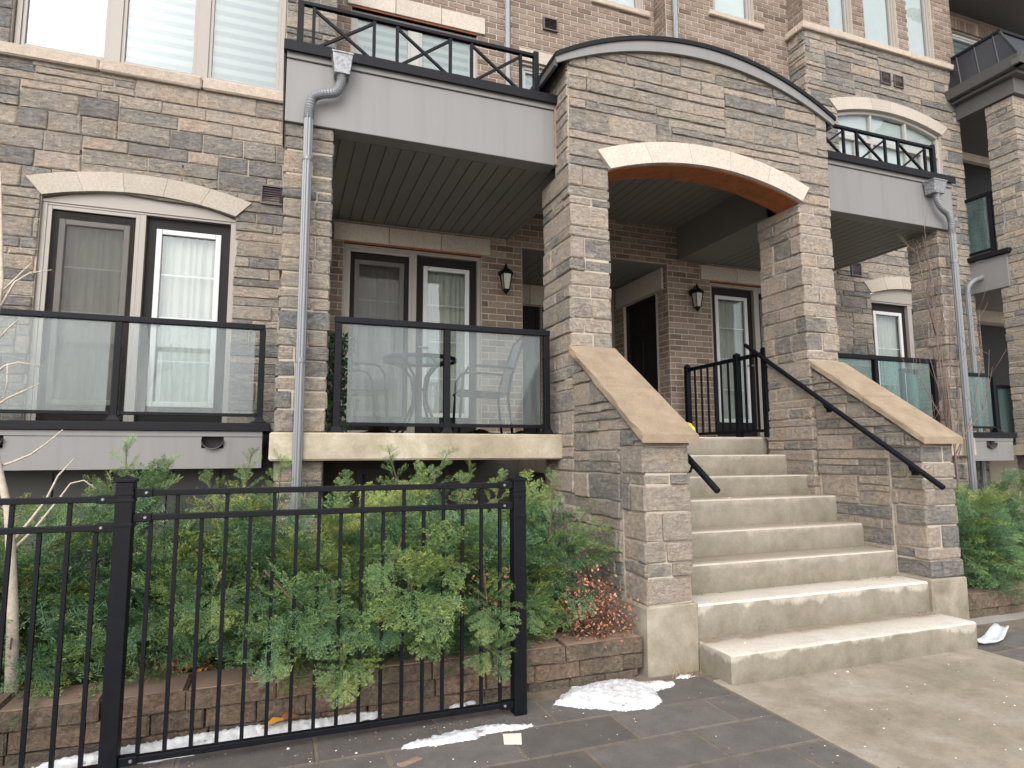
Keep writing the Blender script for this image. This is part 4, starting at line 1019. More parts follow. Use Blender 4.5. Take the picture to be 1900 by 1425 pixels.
def chair(cx, cy, ang, label):
    t = thing('patio_chair', label, 'chair', (cx, cy, 1.558), 'patio chairs at the round table')
    ca, sa = math.cos(ang), math.sin(ang)
    P = lambda f, s, z: (cx + f * ca - s * sa, cy + f * sa + s * ca, 1.558 + z)      # f forward, s to its left
    def sheet(name, prof, hw, m_):
        mb = MB(); n = len(prof)
        for f, z in prof:
            for s in (-hw, 0, hw): mb.v += [P(f, s, z - (.012 if s == 0 else 0)), P(f, s, z - .012 - (.012 if s == 0 else 0))]
        for i in range(n - 1):
            for j in range(2):
                a = 6 * i + 2 * j; mb.face((a, a + 2, a + 8, a + 6)); mb.face((a + 1, a + 7, a + 9, a + 3))
        mb.build(name, m_, t, 0, True)
    sheet('seat', [(.24, .415), (.22, .43), (.05, .415), (-.12, .40), (-.2, .405)], .235, M['sling'])
    sheet('backrest', [(-.2, .43), (-.24, .58), (-.30, .75), (-.36, .93)], .225, M['sling'])
    for s in (-.25, .25):
        mb = MB(); mb.tube([P(.26, s, 0), P(.24, s, .3), P(.22, s, .56), P(.17, s, .635), P(.1, s, .65), P(-.1, s, .645), P(-.27, s, .63)], .0125, 8); mb.build('armrest', M['black'], t, 0, True)
        mb = MB(); mb.tube([P(-.24, s, 0), P(-.2, s, .36), P(-.23, s, .55), P(-.30, s, .76), P(-.365, s, .95)], .0125, 8); mb.build('back_leg', M['black'], t, 0, True)
        mb = MB(); mb.tube([P(.25, s * .96, .42), P(0, s * .96, .405), P(-.2, s * .96, .395)], .011, 8); mb.build('seat_rail', M['black'], t, 0, True)
    mb = MB(); mb.tube([P(-.365, -.25, .945), P(-.37, 0, .96), P(-.365, .25, .945)], .0125, 8); mb.build('top_bar', M['black'], t, 0, True)
    mb = MB(); mb.tube([P(.25, -.25, .42), P(.25, .25, .42)], .011, 8); mb.build('front_bar', M['black'], t, 0, True)
chair(1.80, 5.75, R_(172), 'dark patio chair with sling back standing between the table and the entrance pier')
chair(.62, 5.95, R_(5), 'dark patio chair mostly lost behind the streaked glass, next to the ivy')
t = MB(); n = 30; o = 0
for j in range(6):
    for i in range(n + 1):
        x = .55 + 1.42 * i / n; y = 5.02 + .10 * j
        lift = max(0, 1 - j / 2.2); w1 = math.exp(-((x - .72) / .07)**2) * .07 + math.exp(-((x - 1.55) / .09)**2) * .04 + math.exp(-((x - 1.92) / .05)**2) * .035
        t.v.append((x, y, 1.565 + lift * w1 + .003 * math.sin(i * 2.1 + j)))
for j in range(5):
    for i in range(n): t.face((j * (n + 1) + i, j * (n + 1) + i + 1, (j + 1) * (n + 1) + i + 1, (j + 1) * (n + 1) + i))
tag(t.build('outdoor_mat', M['soil'], None, 0, True), 'dark outdoor mat with curled edge on the porch slab behind the glass railing', 'mat')
mb = MB(); q = 10
for i in range(q + 1):
    for j in range(14):
        th = 2 * math.pi * j / 14; ph = math.pi * i / q; r = .105 * (1 + .18 * math.sin(3 * th + i) + .12 * math.sin(5 * th - 2 * i))
        mb.v.append((4.10 + r * math.sin(ph) * math.cos(th) * .75, 5.72 + r * math.sin(ph) * math.sin(th), 1.56 + .085 - .085 * math.cos(ph)))
for i in range(q):
    for j in range(14): mb.face((i * 14 + j, i * 14 + (j + 1) % 14, (i + 1) * 14 + (j + 1) % 14, (i + 1) * 14 + j))
mb.v = [(x - .02, y, z) for x, y, z in mb.v]
tag(mb.build('plastic_bag', M['yellow'], None, 0, False), 'small bright yellow bag on the landing behind the sloped coping', 'bag')

# ------------------------------------------------------------------ yard fence
YF = 3.36
def fence_post(x, t, zt, yo=0):
    p = MB(); p.box(x - .036, x + .036, YF - .036 + yo, YF + .036 + yo, 0, zt); o = p.build('post', M['black'], t, .004)
    c_ = MB(); c_.box(x - .042, x + .042, YF - .042, YF + .042, zt + .001, zt + .016)
    a = .036; c_.add([(x - a, YF - a, zt + .017), (x + a, YF - a, zt + .017), (x + a, YF + a, zt + .017), (x - a, YF + a, zt + .017), (x, YF, zt + .032)], [(0, 1, 4), (1, 2, 4), (2, 3, 4), (3, 0, 4)]); c_.build('post_cap', M['black'], o, .002)
    for z in (zt - .06, zt - .09, zt - .2): 
        b_ = MB(); b_.box(x - .0385, x + .0385, YF - .0385, YF + .0385, z, z + .016); b_.build('collar', M['black'], o, .002)
def fence_panel(t, x0, x1, zr, n, tall0, z0=(.05, .05)):
    rails = {}
    for (z, nm) in zip(zr, ('top_rail', 'middle_rail', 'bottom_rail')):
        r_ = MB(); r_.box(x0, x1, YF - .017, YF + .017, z - .014, z + .014); 
        for e, s in ((x0, 1), (x1, -1)): r_.box(min(e, e + s * .075), max(e, e + s * .075), YF - .022, YF + .022, z - .019, z + .019)
        r_.build(nm, M['black'], t, .003)
        sc2 = MB()
        for e, s in ((x0, 1), (x1, -1)): sc2.tube([(e + s * .05, YF - .0222, z), (e + s * .05, YF - .028, z)], [.008, .005], 10)
        sc2.build('screw', M['galv'], t)
    d = (x1 - x0 + .07) / (n + 1)
    for k in range(n):
        x = x0 - .035 + d * (k + 1); tall = (k % 2 == tall0)
        b_ = MB(); top = zr[0] - .0145 if tall else zr[1] - .0145
        b_.box(x - .0085, x + .0085, YF - .0085, YF + .0085, zr[2] + .0145, top); b_.build('bar', M['black'], t)
T1 = thing('yard_fence', 'black metal fence section standing before the yews, between its two posts', 'fence', (.3, YF, 0), 'black metal fence sections')
fence_post(-.66, T1, 1.272); fence_post(1.26, T1, 1.245)
fence_panel(T1, -.624, 1.224, (1.222, 1.11, .055), 17, 1)
T2 = thing('yard_fence', 'black metal fence section cut off by the frame, in front of the pale sapling', 'fence', (-1.6, YF, 0), 'black metal fence sections')
fence_panel(T2, -2.55, -.696, (1.196, 1.07, .03), 17, 1)
fence_post(-2.586, T2, 1.24)

# ------------------------------------------------------------------ planter walls of split blocks
def planter(x0, x1, yf, zs, capz, label, back=.29):
    t = thing('planter_wall', label, 'retaining wall', ((x0 + x1) / 2, yf, 0))
    for r, (z0_, z1_) in enumerate(zs):
        mb = MB(); x = x0 - .17 * (r % 2)
        while x < x1:
            w_ = rng.choice((.27, .30, .42, .24)); a, b_ = max(x, x0), min(x + w_, x1); x += w_
            if b_ - a < .05: continue
            mb.tint = rng.random(); e = rng.uniform(-.006, .008); mb.cbox(a + .003, b_ - .003, yf + .024 + e, yf + .24, z0_ + .002, z1_ - .002, .011, .005); stone(mb, FY(0, yf + .026 + e, 0), [(a - .001, z0_ - .002), (b_ + .001, z0_ - .002), (b_ + .001, z1_ + .002), (a - .001, z1_ + .002)], .026, mb.tint)
        mb.build('block_course', M['block'], t)
    mb = MB(); tp = MB(); x = x0
    while x < x1 - .02:
        w_ = rng.choice((.36, .42, .46)); b_ = x1 if x1 - x - w_ < .15 else x + w_
        mb.tint = rng.uniform(.3, 1); mb.m = 0; mb.cbox(x + .003, b_ - .003, yf + .014, yf + back, capz[0], capz[1], .012, .004); stone(mb, FY(0, yf + .016, 0), [(x - .001, capz[0] - .003), (b_ + .001, capz[0] - .003), (b_ + .001, capz[1] + .004), (x - .001, capz[1] + .004)], .026, mb.tint)
        mb.m = 1; mb.tint = rng.random(); mb.box(x + .016, b_ - .016, yf + .014, yf + back - .008, capz[1] - .004, capz[1] + .0035)
        x = b_
    mb.build('cap_course', [M['block'], M['block_top']], t)
planter(-5, 2.205, 3.62, [(-.06, .045), (.045, .145)], (.145, .235), 'low split block planter wall under the yews behind the fence')
planter(5.19, 8.2, 3.93, [(-.08, .04)], (.04, .165), 'short dark block wall under the yew by the white plastic scrap', .25)
# ------------------------------------------------------------------ plants
nr = np.random.default_rng(11)
def yew_twig(seed):
    """one flat yew branchlet along +x, face up; returns verts, quads and a 0..1 position along the shoot"""
    g = np.random.default_rng(seed); V, F, A = [], [], []
    def shoot(p, d, side, up, L, n, a0):
        pts = [p]; 
        for i in range(n):
            d = d + np.array([0, 0, -.012]) + g.normal(0, .025, 3); d = d / np.linalg.norm(d); pts.append(pts[-1] + d * L / n)
        for i in range(1, n + 1):
            t = i / n; ln = .027 * (1 - .3 * t**3) * g.uniform(.75, 1.2)
            for s in (-1, 1):
                e = d * g.uniform(.35, .9) + side * s + up * g.uniform(-.5, .9); e = e / np.linalg.norm(e); wv_ = np.cross(e, up + side * s * .3 + g.normal(0, .35, 3)); wv_ = wv_ / np.linalg.norm(wv_) * .0019
                b_ = pts[i]; k = len(V); V.extend([b_ - wv_ * .5, b_ + wv_ * .5, b_ + e * ln * .7 + wv_, b_ + e * ln, b_ + e * ln * .7 - wv_]); F.append((k, k + 2, k + 3, k + 4)); A.append(a0 + (1 - a0) * t * t + g.normal(0, .14))
        for q in range(2):
            e = d + side * (q - .5) + up * .5; e = e / np.linalg.norm(e); w_ = np.cross(e, up); w_ = w_ / np.linalg.norm(w_) * .0018; k = len(V); b_ = pts[-1]
            V.extend([b_, b_ + e * .006 + w_, b_ + e * .014, b_ + e * .006 - w_]); F.append((k, k + 1, k + 2, k + 3)); A.append(1)
        o = len(V); w_ = side * .0016
        for i, q in enumerate(pts): V.extend([q + w_ * (1 - .6 * i / n), q - w_ * (1 - .6 * i / n)])
        for i in range(n): F.append((o + 2 * i, o + 2 * i + 1, o + 2 * i + 3, o + 2 * i + 2)); A.append(.3)
        return pts
    X, Y, Z = np.eye(3); L = .20
    main = shoot(np.zeros(3), X + Z * .08, Y, Z, L, 26, 0)
    for i, f in enumerate((.30, .48, .64, .80)):
        s = 1 if i % 2 else -1; a = R_(g.uniform(38, 55)); d = X * math.cos(a) + Y * s * math.sin(a) + Z * g.uniform(-.05, .2); sd = np.cross(Z, d); sd /= np.linalg.norm(sd)
        shoot(main[int(f * 26)], d / np.linalg.norm(d), sd, Z, L * (1.0 - f) * g.uniform(.55, .8) + .02, int(17 * (1 - f)) + 6, .1)
    return np.array(V), np.array(F), np.array(A)
TW = [yew_twig(s) for s in range(7)]
def yew(x, y, z, rx, ry, h, n, label, leaders=(), overhang=(), tufts=(), seed=0, gold=.35, clipz=.0):
    t = thing('yew_shrub', label, 'shrub', (x, y, z), 'spreading yews in the planters')
    g = np.random.default_rng(100 + seed); VV, FF, TT = [], [], []; off = 0
    stems = MB()
    def put(p, d, s, base):
        nonlocal off
        V, F, A = TW[g.integers(len(TW))]
        d = d / np.linalg.norm(d); up = np.array([0, 0, 1.]) + g.normal(0, .28, 3); sd = np.cross(up, d); ns = np.linalg.norm(sd)
        if ns < .15: sd = np.cross(np.array([math.cos(g.uniform(0, 6.3)), math.sin(g.uniform(0, 6.3)), 0]), d); ns = np.linalg.norm(sd)
        sd /= ns; u = np.cross(d, sd); Rm = np.stack([d, sd, u], 1)
        VV.append((V * s) @ Rm.T + p); FF.append(F + off); off += len(V); TT.append(np.clip(base + A * .20 + g.normal(0, .03), 0, 1))
    c0 = np.array([x, y, z])
    lump = g.normal(0, 1, (7, 3))
    for i in range(int(n * .34)):
        th = g.uniform(0, 2 * math.pi); el = math.asin(min(1, g.uniform(-.12, 1.0)))
        if math.sin(th) > .3 and g.random() < .55: th = -th          # fuller on the open, lit side
        dr = np.array([math.cos(th) * math.cos(el), math.sin(th) * math.cos(el), math.sin(el)])
        lm = 1 + .16 * math.sin(3.1 * th + seed) + .13 * math.sin(5.3 * th + 2 * seed + 4 * el) + .1 * math.sin(9 * el + seed)
        rr = g.uniform(.25, 1.0)**.5 * lm
        p = c0 + dr * np.array([rx, ry, h * .85]) * rr + np.array([0, 0, .10])
        if p[2] < z + .02: p[2] = z + g.uniform(.02, .15)
        d0 = dr * np.array([1, 1, .5]) + np.array([0, 0, .25 - .25 * g.random()]) + g.normal(0, .22, 3); d0 /= np.linalg.norm(d0)
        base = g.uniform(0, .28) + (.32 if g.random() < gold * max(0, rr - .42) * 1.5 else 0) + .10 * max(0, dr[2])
        for k in range(5):                                             # a tuft of branchlets fanning from one limb end
            d = d0 + g.normal(0, .42, 3); put(p - d0 * .13 + g.normal(0, .018, 3), d, g.uniform(.95, 1.45), base + g.normal(0, .06))
        if i % 3 == 0: stems.tube([tuple(c0 + np.array([0, 0, .02])), tuple(c0 + (p - c0) * .5 + np.array([0, 0, .04])), tuple(p - d0 * .08)], [.011, .007, .003], 5)
    for (lx, ly, lz, bx, by, bz) in leaders:      # upright or reaching shoots: tip, then foot
        a = np.array([bx, by, bz]); b_ = np.array([lx, ly, lz]); L = np.linalg.norm(b_ - a); m = max(4, int(L / .045))
        stems.tube([tuple(a), tuple((a + b_) / 2 + g.normal(0, .01, 3)), tuple(b_)], [.008, .005, .002], 5)
        for k in range(m):
            f = (k + .5) / m; p = a + (b_ - a) * f; ax = (b_ - a) / L; th = k * 2.4 + g.uniform(-.5, .5)
            q1 = np.cross(ax, [.3, .8, .2]); q1 /= np.linalg.norm(q1); q2 = np.cross(ax, q1)
            d = ax * (.7 + .6 * f) + (q1 * math.cos(th) + q2 * math.sin(th)) * .8
            put(p, d, g.uniform(.7, 1.0) * (1.15 - .6 * f), g.uniform(.3, .6))
        put(b_ - (b_ - a) / L * .06, (b_ - a) / L, .5, .5)
    for (ox, oy, oz, m, r) in overhang:           # sprays that hang out through the fence
        for k in range(m):
            p = np.array([ox, oy, oz]) + g.normal(0, 1, 3) * np.array([r, r * .45, r * .75]); d = np.array([(p[0] - ox) * 2 / r * .4, -.75, -.28]) + g.normal(0, .25, 3)
            put(p - np.array([0, -.06, 0]), d, g.uniform(1.0, 1.4), g.uniform(.08, .48))
        stems.tube([(x, y, z + .1), ((x + ox) / 2, (y + oy) / 2, oz + .12), (ox, oy + .03, oz)], [.012, .008, .004], 5)
    for (ox, oy, oz, r, m) in tufts:               # branch ends that have grown out between the fence bars, each a starry tuft
        hue = g.uniform(.24, .46)
        for k in range(m):
            a_ = g.uniform(0, 6.283); d = np.array([math.cos(a_), -.25 - .6 * g.random(), math.sin(a_) * .85 - .12]); rr = r * g.uniform(.0, .35)
            p = np.array([ox + rr * math.cos(a_), oy + g.normal(0, .025), oz + rr * math.sin(a_)])
            put(p, d, min(1.15, r * 6.2) * g.uniform(.8, 1.15), hue + g.normal(0, .08))
        stems.tube([(x, y, z + .1), ((x + ox) / 2, (y + oy) / 2, oz + .10), (ox, oy + .02, oz)], [.012, .008, .004], 5)
    V = np.concatenate(VV); F = np.concatenate(FF); T = np.concatenate(TT)
    me = bpy.data.meshes.new('foliage'); me.vertices.add(len(V)); me.vertices.foreach_set('co', V.astype(np.float32).ravel())
    me.loops.add(F.size); me.loops.foreach_set('vertex_index', F.astype(np.int32).ravel()); me.polygons.add(len(F))
    me.polygons.foreach_set('loop_start', np.arange(0, F.size, 4, dtype=np.int32))
    at = me.attributes.new('tint', 'FLOAT', 'FACE'); at.data.foreach_set('value', T.astype(np.float32)); me.materials.append(M['yew']); me.update(calc_edges=True); me.validate()
    o = bpy.data.objects.new('foliage', me); col.objects.link(o); o.parent = t; o.matrix_parent_inverse = t.matrix_world.inverted()
    stems.build('stems', M['bark'], t)
    return t
yew(-2.05, 4.45, .2, .62, .50, .92, 330, 'yew shrub cut off by the frame beyond the pale sapling', seed=1, gold=.2)
yew(-1.36, 4.40, .2, .52, .48, .90, 300, 'yew shrub with the thin pale sapling trunk rising in front of it', seed=2, gold=.25, overhang=[(-1.2, 3.80, .46, 30, .16)])
yew(-.80, 4.35, .2, .48, .48, .93, 300, 'yew shrub behind the fence post, with one tall shoot at its middle', [(-.86, 4.3, 1.45, -.83, 4.3, .95), (-.62, 4.3, 1.36, -.72, 4.3, 1.0)], seed=3, overhang=[(-.72, 3.85, .5, 18, .17)])
yew(-.22, 4.30, .2, .46, .46, .92, 300, 'yew shrub with golden upright shoots in front of the slim stone column', [(-.17, 4.25, 1.40, -.24, 4.28, .95), (.01, 4.3, 1.36, -.02, 4.3, .95), (-.40, 4.2, 1.26, -.34, 4.25, .95)], seed=4, gold=.5, overhang=[(-.25, 3.72, .62, 18, .17), (-.02, 3.7, .50, 12, .13)], tufts=[(.10, 3.35, .66, .17, 18), (-.30, 3.60, .70, .15, 12)])
yew(.30, 4.10, .2, .44, .48, .80, 290, 'yew shrub whose lowest spray hangs down over the block wall cap', [(.42, 4.3, 1.22, .36, 4.25, .9)], seed=5, gold=.35, overhang=[(.16, 3.66, .55, 14, .14)], tufts=[(.33, 3.30, .37, .115, 16), (.29, 3.36, .60, .14, 14), (-.02, 3.42, .48, .12, 10)])
yew(.80, 4.10, .2, .44, .48, .95, 320, 'tallest yew shrub with forked shoots up to the porch slab', [(.66, 4.15, 1.42, .76, 4.15, 1.0), (1.04, 4.1, 1.40, .86, 4.15, .98), (.86, 4.1, 1.30, .82, 4.15, 1.0), (1.22, 4.15, 1.30, 1.1, 4.2, .9)], seed=6, gold=.55, overhang=[(.70, 3.60, .62, 14, .15)], tufts=[(.66, 3.31, .70, .19, 28), (.80, 3.31, .86, .14, 16), (.58, 3.38, .84, .13, 12), (.72, 3.36, .50, .13, 14), (.50, 3.40, .56, .12, 12)])
yew(1.25, 4.05, .2, .38, .42, .80, 250, 'yew shrub directly behind the end post of the fence', [(1.42, 4.1, 1.24, 1.32, 4.1, .85)], seed=7, gold=.3, overhang=[(1.12, 3.62, .5, 12, .12)], tufts=[(1.07, 3.31, .60, .13, 18), (1.08, 3.30, .36, .105, 14), (1.40, 3.58, .50, .11, 12)])
yew(1.70, 4.22, .2, .33, .34, .86, 250, 'pointed yew shrub behind the dead leaved shrub, against the stair wall', [(1.78, 4.05, 1.24, 1.76, 4.08, .8), (2.30, 3.98, .78, 1.9, 4.05, .70), (2.14, 3.98, .92, 1.9, 4.05, .75), (2.02, 4.0, 1.02, 1.85, 4.05, .7)], seed=8, gold=.25, overhang=[(1.60, 3.80, .52, 16, .11), (2.14, 4.05, .80, 16, .09)])
yew(6.20, 4.42, .12, .55, .50, .95, 300, 'dense yew shrub against the downspout by the white plastic scrap', seed=9, gold=.45, overhang=[(5.75, 3.98, .42, 16, .15), (6.3, 3.85, .35, 20, .2)])
yew(7.05, 4.6, .12, .6, .5, .95, 260, 'yew shrub cut off by the frame past the downspout', seed=10, gold=.4)

def leaves(V_, n, spot, size, g, tint=(0, 1), droop=.0):
    for k in range(n):
        p = spot(); a = g.normal(0, 1, 3); a /= np.linalg.norm(a); b_ = np.cross(a, g.normal(0, 1, 3)); b_ /= np.linalg.norm(b_); c = np.cross(a, b_) * .35
        s = size * g.uniform(.6, 1.2); V_.tint = g.uniform(*tint)
        V_.add([p, p + (a * .5 + b_ * .32 + c * .3) * s, p + a * s, p + (a * .5 - b_ * .32 + c * .3) * s], [(0, 1, 2), (0, 2, 3)])
g = np.random.default_rng(5)
t = thing('dead_leaved_shrub', 'small shrub with withered reddish leaves at the foot of the stair wall', 'shrub', (1.96, 3.84, .22))
st = MB(); lf = MB(); tips = []
for k in range(95):
    th = g.uniform(0, 6.28); el = g.uniform(.15, 1.35); L = g.uniform(.24, .52); e = np.array([math.cos(th) * math.cos(el) * .75, math.sin(th) * math.cos(el) * .5, math.sin(el)])
    a = np.array([1.95 + g.normal(0, .07), 3.76 + g.normal(0, .03), .22]); pts = [a, a + e * L * .5 + g.normal(0, .02, 3), a + e * L + g.normal(0, .04, 3) + np.array([0, 0, -.03])]
    st.tube([tuple(p) for p in pts], [.003, .0022, .0012], 4, False)
    for j in range(3):
        q = pts[2] - (pts[2] - pts[1]) * g.uniform(0, 1); r = q + g.normal(0, .05, 3); st.tube([tuple(q), tuple(r)], [.0014, .0008], 3, False); tips.append(r); tips.append(q)
st.build('stems', M['bark'], t); leaves(lf, 1050, lambda: tips[g.integers(len(tips))] + g.normal(0, .016, 3), .023, g); lf.build('leaves', M['dead'], t)
t = thing('dead_leaved_shrub', 'few withered reddish twigs showing between the yews behind the fence', 'shrub', (1.18, 3.85, .22))
st = MB(); lf = MB(); tips = []
for k in range(16):
    a = np.array([1.18 + g.normal(0, .03), 3.83, .2]); b_ = a + np.array([g.normal(0, .10), -.06 + g.normal(0, .05), g.uniform(.3, .52)]); st.tube([tuple(a), tuple((a + b_) / 2 + g.normal(0, .02, 3)), tuple(b_)], [.003, .002, .001], 4, False); tips += [b_, (a + 2 * b_) / 3]
st.build('stems', M['bark'], t); leaves(lf, 70, lambda: tips[g.integers(len(tips))] + g.normal(0, .02, 3), .03, g); lf.build('leaves', M['dead'], t)
t = thing('climbing_ivy', 'dark green ivy between the slim stone column and the glass railing', 'ivy', (.42, 5.42, 1.558))
lf = MB(); st = MB()
for k in range(14): st.tube([(.42 + g.normal(0, .03), 5.42, 1.56), (.42 + g.normal(0, .05), 5.40, 2.0), (.42 + g.normal(0, .06), 5.40, 2.35)], .004, 4)
leaves(lf, 900, lambda: np.array([.42 + g.normal(0, .055), 5.40 + g.normal(0, .06), g.uniform(1.58, 2.40)]), .05, g); st.build('stems', M['bark'], t); lf.build('leaves', M['ivy'], t)

def bare(name, label, cat, m_, limbs, bumps=0):
    t = thing(name, label, cat, limbs[0][0][0])
    tr = MB(); tr.tube(limbs[0][0], limbs[0][1], 10, False); tr.build('trunk', m_, t, 0, True)
    br = MB()
    for pts, r in limbs[1:]:
        br.tube(pts, r, 6, True)
        if bumps:
            for a, b_ in zip(pts[:-1], pts[1:]):
                a, b_ = Vector(a), Vector(b_); L = (b_ - a).length
                for k in range(int(L / .035)):
                    p = a.lerp(b_, (k + .5) * .035 / L); d = Vector(g.normal(0, 1, 3)).normalized(); br.tube([p, p + d * .012], [.0035, .0012], 4, False)
    br.build('branches', m_, t, 0, True)
    return t
Y9 = 3.93
def P9(*q): return [(x, Y9 + .02 * math.sin(7 * x + 3 * z), z) for x, z in q]
bare('bare_sapling', 'bare pale barked sapling with thin budded branches behind the fence', 'tree', M['pale_bark'], [
    ([(-1.21, Y9, .18), (-1.235, Y9, .62), (-1.265, Y9, .92), (-1.29, Y9, 1.12), (-1.36, Y9, 1.40), (-1.42, Y9, 1.8), (-1.40, Y9, 2.3), (-1.45, Y9, 2.9)], [.032, .025, .022, .019, .015, .012, .009, .006]),
    (P9((-1.27, .95), (-1.20, 1.06), (-1.14, 1.16), (-1.09, 1.29), (-1.02, 1.38)), [.011, .008, .006, .005, .003]),
    (P9((-1.25, .93), (-1.17, 1.03), (-1.08, 1.17), (-1.03, 1.25), (-.97, 1.265), (-.91, 1.22)), [.009, .007, .005, .004, .003, .002]),
    (P9((-1.38, 1.33), (-1.30, 1.36), (-1.22, 1.40), (-1.15, 1.46), (-1.08, 1.53)), [.009, .006, .005, .004, .003]),
    (P9((-1.42, 1.62), (-1.34, 1.69), (-1.27, 1.73), (-1.20, 1.77)), [.007, .005, .004, .002]),
    (P9((-1.42, 1.80), (-1.36, 1.86), (-1.30, 1.88), (-1.19, 1.86)), [.007, .005, .004, .002]),
    (P9((-1.35, 1.87), (-1.345, 1.78), (-1.36, 1.66)), [.004, .003, .002]),
    (P9((-1.40, 2.16), (-1.34, 2.30), (-1.28, 2.35), (-1.18, 2.38)), [.007, .005, .004, .002]),
    (P9((-1.40, 2.24), (-1.33, 2.33), (-1.27, 2.41)), [.005, .004, .002]),
    (P9((-1.41, 1.98), (-1.36, 2.05), (-1.31, 2.11)), [.005, .004, .002])], 1)
limbs = [([(6.47, 4.52, .12), (6.455, 4.5, .7), (6.44, 4.5, 1.1), (6.42, 4.5, 1.7), (6.38, 4.5, 2.3)], [.018, .015, .012, .008, .005])]
tops = [((6.44, 1.2), (6.40, 1.9), (6.30, 2.7), (6.24, 3.3), (6.20, 3.75)), ((6.45, 1.1), (6.44, 1.8), (6.42, 2.5), (6.47, 2.9), (6.44, 3.5)), ((6.42, 1.6), (6.30, 1.95), (6.12, 2.3), (6.03, 2.75)), ((6.43, 1.35), (6.25, 1.75), (6.0, 2.1), (5.82, 2.3)),
        ((6.44, 1.15), (6.58, 1.5), (6.72, 1.85), (6.90, 2.4), (6.98, 2.95)), ((6.45, 1.3), (6.62, 1.6), (6.86, 1.85), (7.08, 2.1), (7.16, 2.5)), ((6.40, 1.8), (6.34, 2.4), (6.36, 2.9), (6.30, 3.4)), ((6.42, 1.7), (6.52, 2.2), (6.55, 2.7), (6.62, 3.2)), ((6.30, 2.6), (6.12, 3.0), (6.05, 3.5)), ((6.46, 1.0), (6.34, 1.4), (6.15, 1.7), (5.95, 1.8)), ((6.44, 1.2), (6.56, 1.7), (6.60, 2.3), (6.75, 2.6))]
for tp in tops:
    pts = [(x, 4.5 + .05 * math.sin(9 * x), z) for x, z in tp]; n = len(pts); limbs.append((pts, [.0065 - .005 * i / (n - 1) for i in range(n)]))
    for k in range(5):
        f = g.uniform(.3, 1) * (n - 1); i = min(int(f), n - 2); a = Vector(pts[i]).lerp(Vector(pts[i + 1]), f - i)
        d = Vector((g.normal(0, .5), g.normal(0, .3), g.uniform(.5, 1.2))).normalized(); L = g.uniform(.15, .4); limbs.append(([a, a + d * L * .5, a + d * L + Vector((0, 0, .03))], [.0026, .002, .0011]))
bare('bare_shrub', 'tall bare shrub of thin red brown twigs in front of the downspout', 'shrub', M['red_twig'], limbs)
t = thing('dry_grass_tuft', 'tuft of dry straw grass and dead leaves at the foot of the yews', 'grass tuft', (-.56, 3.96, .2))
lf = MB()
for k in range(110):
    a = np.array([-.56 + g.normal(0, .07), 3.97 + g.normal(0, .05), .2]); d = np.array([g.normal(0, .6), g.normal(-.3, .4), g.uniform(.3, 1)]); d /= np.linalg.norm(d); L = g.uniform(.06, .24); w_ = np.cross(d, [0, 1, .2]) * .0022; lf.tint = g.random()
    m1 = a + d * L * .6; e = a + d * L + np.array([0, 0, -.05 * L / .2]); lf.add([a - w_, a + w_, m1 + w_, m1 - w_, e], [(0, 1, 2, 3), (3, 2, 4)])
lf.build('blades', M['straw'], t)
lf = MB(); leaves(lf, 60, lambda: np.array([-.54 + g.normal(0, .09), 3.97 + g.normal(0, .05), .22 + abs(g.normal(0, .05))]), .035, g); lf.build('dead_leaves', M['dead'], t)
t = thing('dry_grass_tuft', 'wisp of dry straw grass in the corner beside the lowest step', 'grass tuft', (2.5, 3.5, 0))
lf = MB()
for k in range(26):
    a = np.array([2.44 + g.normal(0, .07), 3.52 + g.normal(0, .03), 0]); d = np.array([g.normal(0, .5), g.normal(-.1, .3), g.uniform(.5, 1)]); d /= np.linalg.norm(d); L = g.uniform(.04, .15); w_ = np.cross(d, [0, 1, .2]) * .0018; lf.tint = g.random(); lf.add([a - w_, a + w_, a + d * L], [(0, 1, 2)])
lf.build('blades', M['straw'], t)
# leaf litter under the yews: nobody could count it
lf = MB(); leaves(lf, 900, lambda: np.array([g.uniform(-2.2, 2.1), g.uniform(3.9, 4.3), .205 + abs(g.normal(0, .015))]), .04, g)
tag(lf.build('leaf_litter', M['litter']), kind='stuff')

